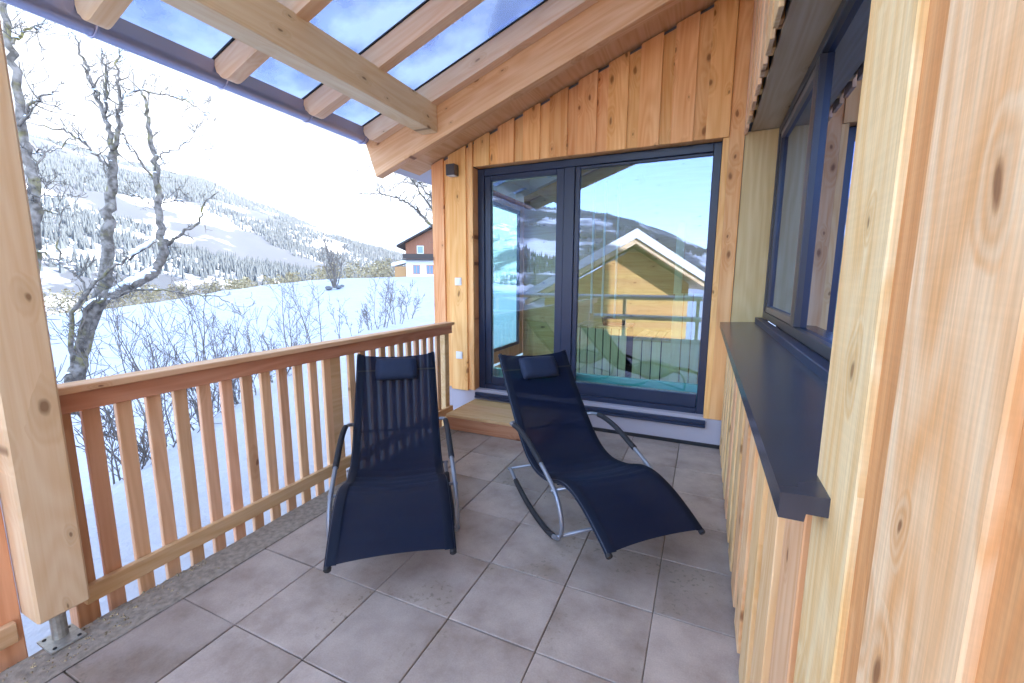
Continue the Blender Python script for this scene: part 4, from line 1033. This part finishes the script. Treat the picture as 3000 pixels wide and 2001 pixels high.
limbs2 = [
 ([(140, 2000), (150, 1400), (165, 1030), (150, 830), (128, 720), (105, 600), (70, 330), (45, 180), (20, 30), (10, -80)], 0.105, 0.035, 1.6, 0.3),
 ([(60, 200), (100, 140), (160, 120), (185, 130)], 0.025, 0.008, 6, 0.3),
 ([(85, 580), (150, 490), (210, 440), (272, 420)], 0.03, 0.007, 5, -0.4),
 ([(150, 830), (200, 690), (130, 700)], 0.02, 0.01, 4, 0.3),
 ([(150, 920), (210, 900), (290, 905)], 0.018, 0.006, 6, -0.3), ([(150, 960), (240, 970), (270, 960)], 0.016, 0.006, 5, 0.3),
 ([(165, 1150), (260, 1190), (350, 1260), (380, 1290)], 0.025, 0.008, 4, -0.4),
]
bx_, by_ = polar(77.5, 11.0)
limb_tree('bare_fruit_tree', 'bare tree half hidden by the big spruce post', (bx_, by_, ground_z(bx_, by_)), 11.0, limbs2, 9, z1, (0.5, 2), 0.2)
z5 = lambda a, b: (900+a/3.357, 400+b/3.357)
limbs3 = [
 ([(1560, 2600), (1550, 1500), (1500, 1150), (1420, 980)], 0.13, 0.07, 0.5, 0.0),
 ([(1420, 980), (1230, 880), (1130, 780), (1040, 690), (960, 640), (860, 600), (760, 570), (640, 555), (500, 570)], 0.05, 0.010, 8, -0.8),
 ([(1420, 980), (1300, 800), (1215, 690), (1150, 600), (1070, 480), (980, 340)], 0.05, 0.014, 7, 0.3),
 ([(1500, 1150), (1380, 800), (1260, 620), (1180, 560), (1100, 450), (1000, 330)], 0.045, 0.012, 7, -0.3),
 ([(1180, 500), (1080, 480), (980, 450), (920, 460), (800, 540)], 0.016, 0.008, 8, 0.4),
 ([(1300, 420), (1000, 330), (700, 210), (560, 330), (430, 300)], 0.014, 0.004, 5, -0.3),
]
bx_, by_ = polar(33.0, 16.0)
limb_tree('bare_alder_tree', 'bare thin-twigged tree arching out from behind the gable corner', (bx_, by_, ground_z(bx_, by_)), 15.0, limbs3, 13, z5, (0.7, 2), 0.12)

def shrub(az, dist, el_top, seed, stems, label, group, name='bare_shrub', spread=1.0):
    rs = random.Random(seed); x, y = polar(az, dist); z = ground_z(x, y)
    h = max(1.0, CAM.z+math.tan(rad(el_top))*dist-z)
    T = thing(name, (x, y, z), label=label, cat='shrub', group=group)
    V = []; F = []; V2 = []; F2 = []
    for s in range(stems):
        an = rs.random()*6.28; lean = rs.uniform(0.05, 0.42)*spread
        p = Vector((x+0.18*math.cos(an), y+0.18*math.sin(an), z-0.1)); d = Vector((math.cos(an)*lean, math.sin(an)*lean, 1)).normalized()
        L_ = h*rs.uniform(0.7, 1.05); n = 8; pts = [p]
        for i in range(n-1):
            d = (d+Vector((rs.gauss(0, .09), rs.gauss(0, .09), 0.03))).normalized(); pts.append(pts[-1]+d*L_/(n-1))
        r0 = (0.008+0.0042*h)*max(1, dist/25); R = [max(0.005, r0*(1-0.8*i/(n-1))) for i in range(n)]
        tube_into(V, F, pts, R, 5, cap=False)
        for i in range(2, n):
            for q in range(2 if i > 3 else 1):
                t = (pts[i]-pts[i-1]).normalized(); side = Vector((rs.gauss(0, 1), rs.gauss(0, 1), rs.gauss(0.3, 0.5))).normalized()
                grow(V2, F2, rs, pts[i-1]+(pts[i]-pts[i-1])*rs.random(), (t*0.75+side*0.7).normalized(), h*rs.uniform(0.12, 0.3), R[i]*0.6, 1, 3, 0.3, 0.3, 3, 0.0045*max(1, dist/14))
    raw('stem', V, F, shrubM, T, smooth=True); raw('crown', V2, F2, shrubM, T)
    return T
near_lab = ('leafless shrub on the bank just beyond the balusters', 'leafless shrubs on the near bank')
mid_lab = ('leafless many-stemmed shrub in front of the shaded snowfield', 'leafless shrubs along the snowfield')
far_lab = ('leafless dense shrub on the field beside the gable corner', 'leafless shrubs by the gable corner')
for k, (az, d, el, stems) in enumerate([(66.5, 9.2, -3.5, 4), (63.6, 10.5, -1.8, 3), (60.4, 11.4, -3.6, 5), (57.2, 12.6, -4.6, 4), (61.8, 13.0, -1.2, 3)]):
    shrub(az, d, el, 40+k, stems, *near_lab)
for k, (az, d, el, stems) in enumerate([(68.5, 7.0, -13, 7), (65.0, 7.8, -11, 8), (61.0, 8.6, -12, 8), (57.0, 9.6, -11, 7), (53.5, 11.0, -10, 6)]):
    shrub(az, d, el, 50+k, stems, 'low tangled shrub poking through the snow behind the balusters', 'low shrubs behind the balusters', spread=1.8)
for k, (az, d, el, stems) in enumerate([(52.6, 13.5, 0.2, 2), (49.2, 15.5, -0.2, 3), (50.8, 18.0, -2.6, 3), (46.2, 17.0, -3.0, 2), (58.6, 15.5, -2.2, 3), (55.2, 16.0, -4.0, 4), (65.0, 14.0, -3.0, 4), (44.6, 19.5, -4.0, 3)]):
    shrub(az, d, el, 60+k, stems, *mid_lab)
for k, (az, d, el, stems) in enumerate([(41.3, 19.0, 0.2, 4), (39.4, 20.0, -0.4, 5), (38.0, 22.0, -1.4, 4), (42.4, 18.5, -3.0, 5)]):
    shrub(az, d, el, 80+k, stems, *far_lab)
# the lone tree on the brow with stones at its foot
sh = shrub(46.7, 66, 5.0, 99, 9, 'lone bare tree on the brow of the snowy field', None, name='bare_field_tree', spread=2.1); sh['category'] = 'tree'
rockM = simple('field_stone', (0.10, 0.10, 0.11), 0.9, var=0.3, bscale=3)
for k, (az, d, s) in enumerate(((47.4, 64, 0.42), (46.3, 64, 0.36), (45.8, 65, 0.25))):
    x, y = polar(az, d); bm = bmesh.new(); bmesh.ops.create_icosphere(bm, subdivisions=2, radius=s)
    for v in bm.verts: v.co = Vector((v.co.x*1.3, v.co.y, v.co.z*0.7))*(1+0.35*mnoise.noise(v.co*2+Vector((k*5, 0, 0))))
    me = bm_mesh(bm); me.transform(Matrix.Translation((x, y, ground_z(x, y)+0.35)))
    tag(link('boulder', me, rockM), 'dark boulder at the foot of the lone field tree', 'boulder', 'boulders at the lone tree')

# ------------------------------------------------------------------ the old farmhouse up the field
hx, hy = polar(33.6, 80); hz = CAM.z+0.3
fh = thing('farmhouse', (hx, hy, hz), label='old farmhouse with white ground floor, brown timber storey and snowy roof', cat='house')
whiteW = simple('lime_plaster', (0.74, 0.74, 0.74), 0.9, bump=0.1, bscale=4); orangeW = simple('orange_frame', (0.55, 0.20, 0.06), 0.6); darkT = simple('dark_timber', (0.05, 0.035, 0.03), 0.8); paneF = simple('far_pane', (0.16, 0.24, 0.36), 0.1)
RZ = Matrix.Translation((hx, hy, hz)) @ Matrix.Rotation(rad(30), 4, 'Z')
def fb(name, x0, x1, y0, y1, z0, z1, mat, par=fh, bev=0.0):
    me = bm_mesh(box_bm(x1-x0, y1-y0, z1-z0, bev)); me.materials.append(mat)
    o = bpy.data.objects.new(name, me); COL.objects.link(o); o.matrix_basis = RZ @ Matrix.Translation(((x0+x1)/2, (y0+y1)/2, (z0+z1)/2)); put(o, par); return o
def fpoly(name, P, y0, y1, mat, par=fh):
    n = len(P); V = [(x, y0, z) for x, z in P]+[(x, y1, z) for x, z in P]
    F = [tuple(range(n)), tuple(range(2*n-1, n-1, -1))]+[(i, i+n, (i+1) % n+n, (i+1) % n) for i in range(n)]
    me = bpy.data.meshes.new(name); me.from_pydata(V, [], F); me.update(); me.materials.append(mat)
    bm = bmesh.new(); bm.from_mesh(me); bmesh.ops.recalc_face_normals(bm, faces=bm.faces[:]); bm.to_mesh(me); bm.free()
    o = bpy.data.objects.new(name, me); COL.objects.link(o); o.matrix_basis = RZ; put(o, par); return o
fb('ground_floor_wall', -6.2, 6.2, 0, 11, -1.5, 3.0, whiteW)
fb('balcony_floor', -6.6, 6.6, -1.2, -0.02, 3.0, 3.2, darkT); fb('balcony_rail', -6.6, 6.6, -1.2, -1.1, 3.25, 4.1, darkT)
fpoly('timber_gable', [(-6.2, 3.02), (6.2, 3.02), (6.2, 6.0), (0, 9.4), (-6.2, 6.0)], 0.05, 10.9, brownX)
ro = fpoly('roof', [(-7.6, 5.25), (0, 9.45), (7.6, 5.25), (7.6, 5.5), (0, 9.75), (-7.6, 5.5)], -1.6, 12, darkT)
fpoly('roof_snow', [(-7.7, 5.52), (0, 9.77), (7.7, 5.52), (7.7, 6.0), (0, 10.3), (-7.7, 6.0)], -1.5, 12, snowclump, ro)
for x in (-5.0, -2.6, 1.0, 3.6):
    w = fb('window', x, x+1.3, -0.08, -0.005, 0.5, 2.2, orangeW); fb('pane', x+0.12, x+0.6, -0.10, -0.081, 0.62, 2.08, paneF, w); fb('pane', x+0.7, x+1.18, -0.10, -0.081, 0.62, 2.08, paneF, w)
for x in (-4.2, -0.6, 3.0):
    w = fb('window', x, x+1.2, -0.03, 0.045, 4.2, 5.6, whiteW); fb('pane', x+0.12, x+1.08, -0.05, -0.031, 4.32, 5.48, paneF, w)
fb('porch', -8.4, -6.25, 1, 4, -1.2, 1.9, simple('porch_timber', (0.42, 0.22, 0.09), 0.7)); fpoly('porch_roof_snow', [(-8.9, 1.92), (-6.22, 2.6), (-6.22, 3.2), (-8.9, 2.5)], 0.6, 4.4, snowclump)

# ------------------------------------------------------------------ behind the camera: log hut, snowy fence (seen mirrored in the door)
hut = thing('garden_hut', (-1.0, -10.5, -0.7), label='golden board hut with a snow-covered gable roof mirrored in the door glass', cat='hut')
HZ = Matrix.Translation((-0.85, -9.0, -0.7)) @ Matrix.Rotation(rad(-14), 4, 'Z')
def hb(name, P, y0, y1, mat, par=hut):
    n = len(P); V = [(x, y0, z) for x, z in P]+[(x, y1, z) for x, z in P]
    F = [tuple(range(n)), tuple(range(2*n-1, n-1, -1))]+[(i, i+n, (i+1) % n+n, (i+1) % n) for i in range(n)]
    me = bpy.data.meshes.new(name); me.from_pydata(V, [], F); me.update(); me.materials.append(mat)
    bm = bmesh.new(); bm.from_mesh(me); bmesh.ops.recalc_face_normals(bm, faces=bm.faces[:]); bm.to_mesh(me); bm.free()
    o = bpy.data.objects.new(name, me); COL.objects.link(o); o.matrix_basis = HZ; put(o, par); return o
hb('hut_core', [(-2.9, 0), (1.75, 0), (1.75, 2.02), (0, 3.14), (-2.9, 1.5)], -4.0, -0.03, darkwrap)
for i in range(22):
    z0 = i*0.145; zt = z0+0.142
    def xl(z): return -2.9 if z < 1.5 else -2.9+(z-1.5)/0.5655
    def xr_(z): return 1.75 if z < 2.02 else 1.75-(z-2.02)/0.64
    if xl(zt) > xr_(zt)-0.1: break
    hb('wall_plank', [(xl(z0), z0), (xr_(z0), z0), (xr_(zt), zt), (xl(zt), zt)], -0.028, 0.0, hutX)
hb('roof', [(-3.5, 1.28), (0, 3.26), (2.25, 1.82), (2.25, 1.98), (0, 3.42), (-3.5, 1.44)], -4.4, 0.55, spruceX)
hb('roof_snow', [(-3.55, 1.445), (0, 3.425), (2.3, 1.96), (2.3, 2.2), (0, 3.72), (-3.55, 1.72)], -4.45, 0.6, snowclump)
fence = thing('garden_fence', (-0.6, -6.0, -0.7), label='low board fence with snow lying on its rails mirrored in the door glass', cat='fence')
for z in (0.40, 0.92): block('fence_rail', -4.6, 1.3, -6.03, -5.97, z, z+0.06, spruceX, fence, bev=0.004); block('rail_snow', -4.6, 1.3, -6.04, -5.96, z+0.061, z+0.13, snowclump, fence, bev=0.025)
for x in (-4.4, -2.5, -0.6, 1.2): block('fence_post', x-0.04, x+0.04, -6.12, -6.041, -0.9, 1.05, spruceZ, fence, bev=0.004)
block('garden_walk', -0.95, 1.56, -5.9, -5.21, -0.5, -0.03, concM, None, bev=0.004, kind='structure')

# ------------------------------------------------------------------ the winter air
hm_, hnt, HN, HL, hb_ = mat_new('valley_haze'); HN.remove(hb_)
pv = HN.new('ShaderNodeVolumePrincipled'); pv.inputs['Color'].default_value = (0.72, 0.83, 1.0, 1); pv.inputs['Density'].default_value = 0.00008; pv.inputs['Anisotropy'].default_value = 0.2
HL.new(pv.outputs[0], HN['Material Output'].inputs['Volume'])
me = bm_mesh(box_bm(14200, 14200, 1400)); me.transform(Matrix.Translation((0, 0, 1400/2-140)))
tag(link('haze', me, hm_), 'thin pale blue winter haze filling the valley air', 'haze', kind='stuff')
